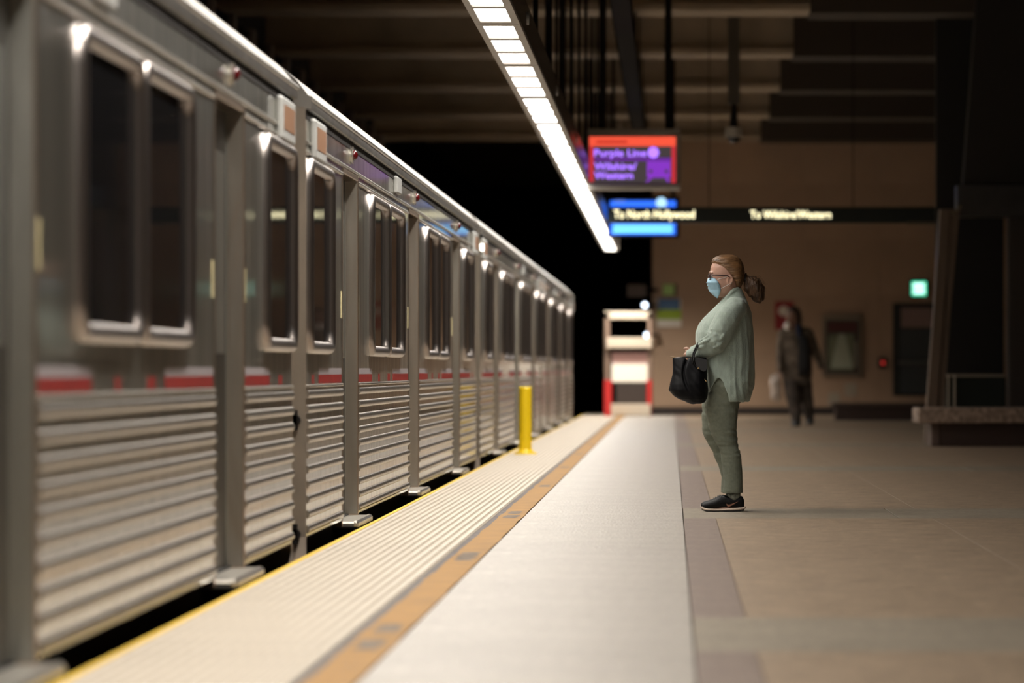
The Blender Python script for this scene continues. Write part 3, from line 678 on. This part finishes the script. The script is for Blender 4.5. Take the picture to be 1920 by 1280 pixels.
# nose, brow ridge, lips, ears
b.tube([P(1332, 517, 0), P(1328.5, 526, 0), P(1328.5, 531, 0), P(1332, 534, 0)], [.008, .011, .013, .008], 10)
b.tube([P(1335, 513.5, -.05), P(1331.5, 512.5, -.025), P(1330.8, 513, 0), P(1331.5, 512.5, .025), P(1335, 513.5, .05)], .008, 8)
for s in (-1, 1):
    ex = [P(1366, 534, .077 * s), P(1364.5, 527, .081 * s), P(1365.5, 521.5, .085 * s), P(1369.5, 519.5, .087 * s), P(1373, 522, .087 * s), P(1373, 528, .084 * s), P(1369.5, 535, .078 * s), P(1367, 538, .076 * s)]
    b.tube(ex, [.006, .006, .006, .006, .0065, .0065, .006, .006], 8); b.ball(P(1369, 527, .077 * s), (.011, .007, .022), 10)
# hands: palms, four fingers, thumb, closed round the bag handles
def hand(s, off):
    w0 = Vector(P(1297, 665, -.125 if s > 0 else .075)); k = Vector((-.022, .052 if s > 0 else -.035, -.004))
    pc = w0 + k
    b.tube([w0, w0 + k * .5, pc], [(.026, .020), (.036, .018), (.036, .016)], 12)
    side = Vector((0, 0, 1))
    dirx = k.normalized()
    inn = Vector((.35, .9 * s, 0)).normalized()
    for i, ln in enumerate((.024, .028, .026, .020)):
        base = pc + side * (.024 - .016 * i)
        a = base + dirx * ln; c = a + inn * ln * .8 + dirx * .004; d = c + inn * ln * .3 - dirx * ln * .7
        b.tube([base - dirx * .012, a, c, d], [.0088, .0085, .008, .0065], 8)
    tb = w0 + k * .45 + side * .026
    b.tube([tb, tb + Vector((-.020, .006 * s, .012)), tb + Vector((-.040, .016 * s, .008))], [.011, .0095, .0075], 8)
hand(1, 0); hand(-1, 0)
link('body', remeshed(b, .0042, 3), skin, wom)
# eyes and brows
for s in (-1, 1):
    o = MB().ball(P(1334.6, 520, .031 * s), (.011, .013, .009), 12).build('eye', mat('eye_white', (.6, .55, .5), .2), wom, 'full')
    MB().ball(P(1332.3, 520, .030 * s), (.005, .006, .006), 10).build('iris', mat('iris_brown', (.03, .015, .01), .1), o, 'full')
    MB().tube([P(1331.3, 513.5, .016 * s), P(1331.5, 511.8, .034 * s), P(1335, 513, .053 * s)], [.003, .0045, .002], 8).build('eyebrow', hair_m, wom, 'full')
# trousers
t_ = MB()
t_.loft(secs([(760, 1330, 1384, .165), (748, 1326, 1394, .190), (725, 1324, 1404, .214), (705, 1324, 1405, .205), (690, 1326, 1403, .19)], 0, 2.5))
for L_, cy in ((NLEG, -.098), (FLEG, .098)): t_.loft(secs(L_, cy, 2.15))
def dt(c):
    near = math.exp(-((c.z - .43) / .11) ** 2) + .7 * math.exp(-((c.z - .08) / .06) ** 2) + .5 * math.exp(-((c.z - .64) / .05) ** 2)
    f_ = noise.noise((c.x * 9 + c.z * 5, c.y * 7, c.z * 46))
    return .0115 * near * f_ + .003 * noise.noise((c.x * 22, c.y * 22, c.z * 9))
link('trousers', remeshed(t_, .0048, 2, None, dt), trous, wom)
# side seam of the near trouser leg
# cardigan
CARD = [(752.5, 1333, 1402.5, .222), (748, 1328, 1405.5, .228), (738, 1325.5, 1409, .232), (725, 1323, 1412, .232), (705, 1319, 1413.5, .228), (680, 1313, 1413.5, .222), (655, 1307, 1412.8, .215), (640, 1304.8, 1412.5, .212), (625, 1304.5, 1412, .210), (610, 1309.5, 1411, .206), (598, 1318.5, 1410, .202), (587, 1329, 1408.5, .19), (577, 1340, 1405.5, .165), (568, 1349, 1402, .125), (560, 1355, 1398.5, .092), (552, 1361, 1395, .073), (545, 1367, 1391.5, .063), (540.5, 1372, 1389, .058)]
c_ = MB(); c_.loft(secs(CARD, 0, 2.35), 36)
c_.tube([P(*q) for q in NARM], NRAD, 20); c_.tube([P(*q) for q in FARM], NRAD, 20)
c_.ball(P(1378, 580, -.14), .075); c_.ball(P(1378, 580, .14), .075)
# crossed front edge and collar fold
c_.tube([P(1385, 541, -.045), P(1372, 549, -.068), P(1360, 563, -.075), P(1344, 580, -.085), P(1328, 600, -.08), P(1315, 617, -.06)], [.012, .014, .012, .011, .010, .006], 10)
c_.tube([P(1385, 541, .045), P(1372, 549, .068), P(1360, 563, .075), P(1344, 580, .085), P(1328, 600, .08), P(1315, 617, .06)], [.012, .014, .012, .011, .010, .006], 10)
# sleeve folds at the elbow
for (a, bq, r) in (((1331, 618, -.27), (1348, 640, -.296), .009), ((1326, 624, -.262), (1341, 645, -.29), .010), ((1333, 627, -.278), (1313, 640, -.235), .010), ((1330, 637, -.285), (1309, 647, -.235), .010), ((1357, 640, -.282), (1336, 655, -.282), .009), ((1364, 618, -.285), (1345, 645, -.292), .007),
                   ((1326, 646, -.272), (1305, 655, -.215), .009)):
    pa, pb = Vector(P(*a)), Vector(P(*bq)); c_.tube([pa, pa.lerp(pb, .5) + Vector((0, -.006, -.004)), pb], [r * .5, r, r * .5], 8)
so_l = [(1348, 708.5), (1344, 710), (1339, 717), (1333, 729), (1328.5, 741), (1326, 757), (1368, 757), (1365, 740), (1361, 728), (1357, 718), (1352, 710.5)]
ns = len(so_l)
slit = MB().add([P(x, y, -.6) for x, y in so_l] + [P(x, y, -.1) for x, y in so_l], [list(range(ns)), list(range(2 * ns - 1, ns - 1, -1))] + [[i, i + ns, (i + 1) % ns + ns, (i + 1) % ns] for i in range(ns)])
def dc(c):
    low = min(1.0, max(0.0, (1.25 - c.z) / .35)); back = min(1, max(0, (c.x + .02) / .1))
    vert = (.5 - abs(noise.noise((c.x * 15, c.y * 13, c.z * 2.6)))) * .014 * low
    arm = 0.0
    if c.y < -.17:
        d = math.hypot(c.x - U(1338), c.z - ZZ(645)); arm = .010 * math.exp(-(d / .085) ** 2) * noise.noise((c.x * 20 + c.z * 32, c.y * 10, c.z * 26 - c.x * 14))
    swirl = .0034 * noise.noise((c.x * 26, c.y * 20, c.z * 15)) * (.4 + .6 * back)
    back_f = min(1, max(0, (c.x - U(1362)) / .05)) * min(1, max(0, (ZZ(598) - c.z) / .06)) * (1 if c.y < .05 else .3)
    ph = c.x * 165 + 5 * noise.noise((c.x * 5, c.y * 3, c.z * 3.5)) + c.z * 9
    drape = .0042 * back_f * max(-.3, math.sin(ph)) * (.35 + .9 * abs(noise.noise((c.x * 9, 2, c.z * 6))))
    hem = .004 * math.exp(-((c.z - ZZ(725)) / .05) ** 2) * noise.noise((c.x * 38 + c.z * 30, c.y * 20, c.z * 34)) * back_f
    return vert + arm + swirl + drape + hem
link('cardigan', remeshed(c_, .0054, 5, [slit], dc), knit, wom)
# hair: cap and ponytail
h_ = MB()
h_.loft(secs([(543, 1381, 1387, .036), (538, 1377, 1390, .058), (530, 1374, 1393.5, .074), (521, 1366, 1396, .083), (513, 1356.5, 1396.5, .085), (506, 1349, 1396, .084), (499, 1340, 1394.5, .082), (493, 1334, 1392.5, .077), (487, 1336, 1388.5, .069), (482.5, 1342, 1383, .054), (479, 1351, 1374, .028)], 0, 2.2))
link('hair', remeshed(h_, .004, 4, None, lambda c: .0016 * noise.noise((c.x * 12 + 40 * c.z, c.y * 40, c.z * 70 - c.x * 30))), hair_m, wom)
tl = MB()
tl.tube([P(1393, 519, 0), P(1398, 523.5, 0), P(1405, 528, -.004), P(1413, 535, -.008), (P(1418.5, 545, -.008)), P(1421, 556, -.006), P(1422, 564, -.004), P(1422, 569, 0)], [.030, .022, (.042, .040), (.052, .050), (.052, .050), (.042, .044), (.034, .034), (.012, .012)], 18)
tl.tube([P(1400, 527, 0), P(1403, 541, -.02), P(1412, 553, -.02), P(1417, 560, -.02)], [.020, .032, .026, .008], 12)
link('ponytail', remeshed(tl, .004, 3, None, lambda c: .007 * noise.noise((c.x * 70 + c.z * 20, c.y * 60, c.z * 14 - c.x * 20))), hair_m2, wom)
st = MB()
for i in range(110):
    r = random.random; a0 = (1399 + 8 * r(), 522 + 6 * r()); bend = 12 * r(); ex = 1410 + 27 * r(); ey = 530 + 36 * r()
    d = random.uniform(-.03, .03)
    st.tube([P(a0[0], a0[1], d * .3), P((a0[0] + ex) / 2 + 3, (a0[1] + ey) / 2 - bend, d), P(ex, ey, d * 1.2)], [.0009, .0008, .0004], 3, False)
for i in range(0):
    t = random.random(); a0 = (1338 + 52 * t, 484 - 4 * math.sin(t * 3.14)); d = random.uniform(-.06, .06)
    st.tube([P(a0[0], a0[1] + 2, d), P(a0[0] + 8, a0[1] - random.uniform(0, 3), d), P(a0[0] + 18, a0[1] + random.uniform(0, 5), d)], .0005, 3, False)
o = st.build('stray_hairs', hair_m2, wom); o['kind'] = 'stuff'
MB().tube([P(1397 + 2 * math.cos(q), 523.5 + 0, 0) if False else (U(1397.5) + .006 * math.sin(q) * .4, .021 * math.cos(q), ZZ(523.5) + .021 * math.sin(q)) for q in [k * math.pi / 8 for k in range(17)]], .0055, 8).build('hair_tie', mat('tie_black', (.01, .01, .012), .5), wom, 'full')
# face mask with pleats and ear loops
rows_ = [(521, 1331, 1339, .046), (524, 1328, 1343.5, .060), (528, 1326.8, 1346.5, .068), (531.5, 1325.0, 1348.5, .074), (532.5, 1327.6, 1349.0, .069), (537, 1326.2, 1350.6, .074), (538, 1328.6, 1351, .069), (542, 1327.8, 1352, .073), (543, 1329.6, 1352, .068), (545, 1329.3, 1352, .070), (550, 1333, 1350.5, .064), (555, 1338.5, 1348.5, .056), (559, 1343.5, 1346.5, .046)]
v = []; f = []; n = 20
for y, fr, ed, hw in rows_:
    for k in range(n + 1):
        t = -1 + 2 * k / n
        xx = U(fr) + (U(ed) - U(fr)) * abs(t) ** 2.3; yy_ = hw * math.sin(t * math.pi / 2)
        v.append((xx - .003, yy_ * 1.05, ZZ(y) - .004 * abs(t)))
for i in range(len(rows_) - 1):
    for k in range(n): f.append([i * (n + 1) + k, i * (n + 1) + k + 1, (i + 1) * (n + 1) + k + 1, (i + 1) * (n + 1) + k])
mk = link('face_mask', mesh_from('face_mask', v, f, True), maskm, wom)
so = mk.modifiers.new('solid', 'SOLIDIFY'); so.thickness = .002
for s in (-1, 1):
    MB().tube([P(1345, 525.5, .067 * s), P(1355, 523, .078 * s), P(1365, 519.5, .088 * s), P(1372, 519.5, .090 * s)], .0014, 6).tube([P(1351, 543, .073 * s), P(1360, 538, .077 * s), P(1372, 532, .087 * s)], .0014, 6).build('ear_loop', mat('loop_white', (.75, .75, .75), .6), mk, 'full')
# glasses
fr_m = mat('frame_dark', (.035, .012, .012), .25)
g = MB(); rimpts = rrect(.050, .038, .015, 4)
for s in (-1, 1): g.tube([(U(1328.6) + .010 * abs((s * .031 + a) / .06) ** 2 - .0, s * .031 + a, ZZ(521) + c) for a, c in rimpts] + [(U(1328.6) + .010 * abs((s * .031 + rimpts[0][0]) / .06) ** 2, s * .031 + rimpts[0][0], ZZ(521) + rimpts[0][1])], .0030, 8)
g.tube([(U(1328.2), -.008, ZZ(518.5)), (U(1327.5), 0, ZZ(517.5)), (U(1328.2), .008, ZZ(518.5))], .0028, 8)
gl = g.build('glasses', fr_m, wom, 'full')
for s in (-1, 1):
    MB().tube([P(1331.5, 517, .060 * s), P(1338, 517.2, .076 * s), P(1352, 518, .084 * s), P(1364, 519, .089 * s), P(1368, 521.5, .088 * s)], [(.003, .004)] * 5, 8).build('temple', fr_m, gl, 'full')
    MB().add([(U(1328.8) + .010 * abs((s * .031 + a) / .06) ** 2, s * .031 + a, ZZ(521) + c) for a, c in rimpts], [list(range(len(rimpts)))]).build('lens', mat('lens_glass', (.9, .92, .92), .02, trans=1.0), gl)
# shoes
shoe_b = mat('shoe_black', (.005, .005, .006), .6, spec=.2, noise_scale=80, noise_amt=.5, bump=.3, bump_scale=220)
sole_w = mat('sole_cream', (.62, .50, .42), .5); swoosh = mat('shoe_copper', (.27, .13, .085), .4, .2)
def shoe(cy, dx, dyp):
    prof = [(1316.5, 954, 946, .030), (1321, 955, 942.5, .040), (1330, 953.5, 940, .046), (1340, 953.5, 936.5, .046), (1350, 953.5, 931, .042), (1358, 953, 929.5, .039), (1372, 953, 931.5, .037), (1383, 953, 931, .036), (1391, 952.5, 930, .031), (1395, 951, 938, .022)]
    def ring(x, yb, yt, hw, e, n=18):
        out = []
        zb, zt = ZZ(yb + dyp), ZZ(yt + dyp)
        for k in range(n):
            a = 2 * math.pi * k / n; c, s_ = math.cos(a), math.sin(a)
            out.append((U(x + dx), cy + hw * math.copysign(abs(c) ** e, c), (zb + zt) / 2 + (zt - zb) / 2 * math.copysign(abs(s_) ** e, s_)))
        return out
    def strip(pr, e):
        m_ = MB(); n = 18; vv = []; ff = []
        for q in pr: vv += ring(*q, e)
        for i in range(len(pr) - 1):
            for k in range(n): ff.append([i * n + k, i * n + (k + 1) % n, (i + 1) * n + (k + 1) % n, (i + 1) * n + k])
        ff.append(list(range(n))); ff.append([(len(pr) - 1) * n + k for k in range(n)][::-1])
        return m_.add(vv, ff)
    up = strip(prof, .85)
    S_ = link('shoe', remeshed(up, .0035, 2), shoe_b, wom)
    so_ = strip([(1316, 954, 949.5, .026), (1319, 956.4, 951, .038), (1326, 957.6, 953, .047), (1340, 957.8, 954, .050), (1358, 957.8, 953.6, .045), (1375, 957.6, 952.4, .043), (1388, 957, 951.2, .042), (1395, 955.4, 950.4, .034), (1398, 953, 950, .02)], .7)
    so_.build('sole', sole_w, S_, 'full')
    strip([(1318, 957.4, 954.5, .034), (1324, 959.4, 956.4, .044), (1340, 959.8, 957, .049), (1358, 959.8, 957, .044), (1385, 959.4, 956.4, .040), (1395, 957.6, 954.6, .03)], .7).build('outsole', black_rubber, S_, 'full')
    for s in (-1, 1):
        cur = [(1361, 944), (1362.5, 948.5), (1366, 950.5), (1372, 947.5), (1384, 940.2), (1370, 945.2), (1366, 946.2), (1363, 945.2)]
        vv = [(U(x + dx), cy + s * (.0405 if x < 1370 else .0385), ZZ(y + dyp)) for x, y in cur] + [(U(x + dx), cy + s * .034, ZZ(y + dyp)) for x, y in cur]
        MB().add(vv, [list(range(8)), list(range(15, 7, -1))] + [[i, (i + 1) % 8, 8 + (i + 1) % 8, 8 + i] for i in range(8)]).build('side_mark', swoosh, S_)
    lc = MB()
    for i in range(4):
        x = 1340 + 4 * i; y = 936.2 - 1.9 * i
        lc.tube([(U(x + dx), cy - .028, ZZ(y + 2.0 + dyp)), (U(x + dx), cy, ZZ(y - 1.2 + dyp)), (U(x + 1 + dx), cy + .028, ZZ(y + 2.0 + dyp))], .0018, 6)
    lc.build('laces', black_rubber, S_, 'full')
    MB().loft([(ZZ(940 + dyp), U(1364 + dx), U(1388 + dx), cy, .034), (ZZ(921 + dyp), U(1363 + dx), U(1388.5 + dx), cy, .036)]).build('sock', mat('sock_grey', (.16, .17, .14), .9, noise_scale=70, noise_amt=.6), S_, 'full')
shoe(-.098, 0, 0); shoe(.098, -2.2, 0)

# ================================================================== HANDBAG
nyl = mat('black_nylon', (.003, .003, .004), .6, spec=.14, noise_scale=8, noise_amt=.2, bump=.25, bump_scale=14)
lea = mat('black_leather', (.005, .0045, .0045), .5, spec=.3)
BYC = -.215
bag = tag(empty('handbag', (WX + U(1290), WY + BYC, ZZ(758))), 'black nylon tote bag with leather flap hanging from the woman\'s forearm', 'handbag')
bo = Vector((U(1290), 0, ZZ(758)))
def Q(x, y, d): return (U(x) - bo.x, d, ZZ(y) - bo.z)
bb = MB()
bb.loft([(ZZ(y) - bo.z, U(a) - bo.x, U(c) - bo.x, 0, h, e) for y, a, c, h, e in
         [(758, 1299, 1316, .02, 2), (755.5, 1287, 1321, .055, 2.4), (750, 1275, 1324.5, .085, 2.6), (743, 1264, 1326, .10, 2.8), (732, 1253.5, 1327, .108, 2.8), (722, 1256, 1327, .104, 2.8), (705, 1260.5, 1326.5, .088, 2.6), (690, 1261.5, 1325.5, .068, 2.4), (677, 1262, 1324.5, .045, 2.2), (672.5, 1261.5, 1324, .032, 2.2)]])
def db(c):
    x = c.x + bo.x; z = c.z + bo.z
    fold = -.016 * math.exp(-((x - U(1287) - .02 * math.sin(z * 20)) / .008) ** 2) * min(1, max(0, (z - ZZ(740)) / .08))
    return fold + .004 * noise.noise((c.x * 16, c.y * 12, c.z * 9)) + .003 * noise.noise((c.x * 30 + c.z * 22, c.y * 20, c.z * 16))
link('bag_body', remeshed(bb, .005, 3, None, db), nyl, bag)
fb = MB(); fo = [(1297, 674), (1299, 681), (1304, 688), (1311, 694), (1318, 697.5), (1322, 697), (1325, 692), (1325, 676), (1310, 672)]
vv = [Q(x, y, -.050 - .0012 * (y - 672) * (1 if y < 698 else 1)) for x, y in fo] + [Q(x, y, -.044 - .0010 * (y - 672)) for x, y in fo]
nn_ = len(fo)
fb.add(vv, [list(range(nn_)), list(range(2 * nn_ - 1, nn_ - 1, -1))] + [[i, (i + 1) % nn_, nn_ + (i + 1) % nn_, nn_ + i] for i in range(nn_)]); fp = fb.build('flap', lea, bag)
gold = mat('gold_metal', (.75, .55, .30), .25, 1.0)
MB().cyl(Q(1309, 691.5, -.086), .006, .012, 'y', 14).build('gold_button', gold, fp)
for d in (0, 3.0):
    MB().tube([Q(1299 + d, 684, -.083), Q(1297 + d, 675, -.062), Q(1299 + d, 664, -.046), Q(1304 + d, 653, -.04), Q(1308 + d, 645.5, -.015), Q(1311 + d, 643.5, .03), Q(1315 + d, 647, .085), Q(1320, 660, .10), Q(1323.5, 673, .07), Q(1324.5, 680, .066)], [(.0045, .0028)] * 10, 8).build('handle', lea, bag, 'full')
MB().tube([Q(1262, 673, 0), Q(1282, 671, 0), Q(1304, 671.5, 0), Q(1323, 673, 0)], .004, 8).build('zipper', mat('zip_dark', (.03, .025, .02), .4, .5), bag, 'full')
MB().cbox(*[q for pr in ((U(1257) - bo.x, U(1264) - bo.x), (-.008, .008), (ZZ(672) - bo.z, ZZ(670) - bo.z)) for q in pr], .002).build('zipper_tab', mat('tab_tan', (.35, .24, .14), .5), bag)
MB().tube([Q(1320, 712, -.1055), Q(1322.5, 714, -.106), Q(1324, 717.5, -.105)], [.002, .003, .001], 6).build('small_emblem', gold, bag, 'full')

# ================================================================== WALKING MAN (far)
MY = 79.6; MS = F / MY
man = tag(empty('person', (px(1500, MY), MY, 0)), 'man in dark patterned jacket walking in the background, white mask under his chin', 'person')
def mU(x): return (x - 1500) / MS
def mZ(y): return max(0.0, (799.5 - y) / MS)
def mP(x, y, d): return (mU(x), d, mZ(y))
mskin = mat('man_skin', (.20, .105, .07), .5); camo = mat('camo_jacket', (.11, .085, .063), .85, noise_scale=9, noise_amt=.6)
mpant = mat('camo_trousers', (.075, .060, .050), .85, noise_scale=7, noise_amt=.45)
def ms(L_, cy=0, e=2.2): return [(mZ(y), mU(a), mU(c), cy, h, e) for y, a, c, h in L_]
mt = [(716, 1468, 1520, .11), (695, 1466, 1523, .125), (660, 1465, 1522, .13), (635, 1464, 1521, .125), (622, 1468, 1517, .11), (613, 1478, 1506, .075), (607, 1483, 1500, .06)]
lL = [(712, 1468, 1498, .11), (740, 1471, 1501, .105), (765, 1478, 1502, .09), (785, 1483, 1503, .08), (793, 1485, 1503, .08)]
rL = [(712, 1493, 1523, .11), (740, 1497, 1524, .105), (765, 1504, 1526, .09), (785, 1509, 1527, .08), (790, 1510, 1527, .08)]
b = MB()
sh = lambda L_, k: [(y, a + k, c - k, h - .02) for y, a, c, h in L_]
b.loft(ms(sh(mt, 3))); b.loft(ms(sh(lL, 2), -.06)); b.loft(ms(sh(rL, 2), .10))
b.loft(ms([(618, 1478, 1492, .05), (612, 1475, 1495, .075), (603, 1473.5, 1497, .092), (593, 1473.5, 1498, .10), (584, 1476, 1497, .095), (579, 1481, 1493, .06)], -.05))
b.tube([mP(1487, 612, -.03), mP(1490, 624, 0)], [.062, .07], 14)
b.tube([mP(1474, 600, -.06 - .09), mP(1481, 603, -.16), mP(1482, 607, -.15)], [.008, .017, .010], 8)
RA = [mP(1516, 624, .02), mP(1526, 650, .05), mP(1534, 672, .04), mP(1541, 690, .0)]; LA = [mP(1468, 626, 0), mP(1463, 655, -.03), mP(1462, 680, -.08), mP(1462, 697, -.12)]
for A in (RA, LA): b.tube(A, [.06, .05, .045, .035], 12)
for A, s in ((RA, 1), (LA, -1)):
    e_ = Vector(A[-1]); d_ = (Vector(A[-1]) - Vector(A[-2])).normalized()
    b.tube([e_, e_ + d_ * .08], [(.04, .022), (.042, .018)], 10)
    for i in range(4):
        q = e_ + d_ * .075 + Vector((0, .027 - .018 * i, 0)); b.tube([q, q + d_ * .035 + Vector((-.004 * s, 0, 0)), q + d_ * .055 + Vector((-.02 * s, 0, 0))], [.010, .009, .007], 7)
    b.tube([e_ + d_ * .03 + Vector((0, -.03, 0)), e_ + d_ * .06 + Vector((-.01 * s, -.05, 0)), e_ + d_ * .085 + Vector((-.015 * s, -.055, 0))], [.012, .010, .008], 7)
link('body', remeshed(b, .008, 3), mskin, man)
j = MB(); j.loft(ms(mt)); j.tube(RA, [.082, .07, .062, .052], 14); j.tube(LA, [.082, .07, .062, .052], 14); j.ball(mP(1514, 624, .02), .09); j.ball(mP(1470, 626, 0), .09)
link('jacket', remeshed(j, .011, 4, None, lambda c: .012 * noise.noise((c.x * 9, c.y * 9, c.z * 5))), camo, man)
MB().loft(ms([(705, 1497, 1516, .02), (680, 1496, 1517, .025), (650, 1496, 1516, .025), (630, 1496, 1512, .02)], -.125)).build('vest_panel', mat('vest_black', (.012, .012, .014), .8), man, 'full')
MB().tube([mP(1494, 604, -.07), mP(1497, 616, -.12), mP(1499, 632, -.13)], [(.04, .015), (.05, .015), (.035, .012)], 10).build('blue_scarf', mat('scarf_blue', (.035, .055, .12), .8), man, 'full')
q_ = MB(); q_.loft(ms(lL, -.06)); q_.loft(ms(rL, .10)); q_.loft(ms([(722, 1472, 1521, .11), (700, 1471, 1520, .11)], .01))
link('trousers', remeshed(q_, .011, 4, None, lambda c: .01 * noise.noise((c.x * 10, c.y * 10, c.z * 6))), mpant, man)
hh = MB(); hh.loft(ms([(616, 1492, 1501, .06), (604, 1489, 1503, .09), (593, 1482, 1503, .112), (584, 1475, 1501, .12), (578, 1478, 1497, .095), (575, 1482, 1492, .05)], -.025))
link('hair', remeshed(hh, .008, 3, None, lambda c: .012 * noise.noise((c.x * 30, c.y * 30, c.z * 30))), mat('man_hair', (.03, .018, .012), .6), man)
mm_ = MB(); mm_.ball(mP(1476, 612, -.10), (.06, .06, .065), 14); mm_.build('face_mask', mat('chin_mask', (.9, .85, .8), .7), man, 'full')
for L_, cy, x0, x1, yb in ((lL, -.06, 1483, 1501, 799.5), (rL, .10, 1511, 1526, 796)):
    s_ = MB(); s_.loft([(mZ(yb), mU(x0), mU(x1), cy - .06, .16, 2.4), (mZ(yb - 4), mU(x0), mU(x1), cy - .06, .15, 2.4), (mZ(yb - 8), mU(x0 + 2), mU(x1 - 1), cy - .03, .10), (mZ(yb - 14), mU(x0 + 4), mU(x1 - 1), cy, .06)])
    link('shoe', remeshed(s_, .008, 2), black_rubber, man)
wb = tag(empty('carrier_bag', (px(1454, MY), MY - .12, mZ(752))), 'white plastic carrier bag in the walking man\'s hand', 'bag')
k_ = MB(); k_.loft([(mZ(y) - mZ(752), mU(a) - mU(1454), mU(c) - mU(1454), 0, h, 2.5) for y, a, c, h in ((752, 1449, 1463, .05), (748, 1446, 1465, .07), (730, 1444, 1464, .085), (715, 1443, 1463, .07), (706, 1444, 1464, .03), (701, 1452, 1465, .015))])
link('bag_body', remeshed(k_, .009, 3, None, lambda c: .014 * noise.noise((c.x * 16, c.y * 16, c.z * 9))), mat('bag_plastic', (.50, .42, .36), .5), wb)
MB().tube([(mU(1456) - mU(1454), 0, mZ(704) - mZ(752)), (mU(1461) - mU(1454), 0, mZ(697) - mZ(752)), (mU(1464) - mU(1454), 0, mZ(704) - mZ(752))], .012, 8).build('bag_handle', mat('bag_plastic', (.50, .42, .36), .5), wb, 'full')
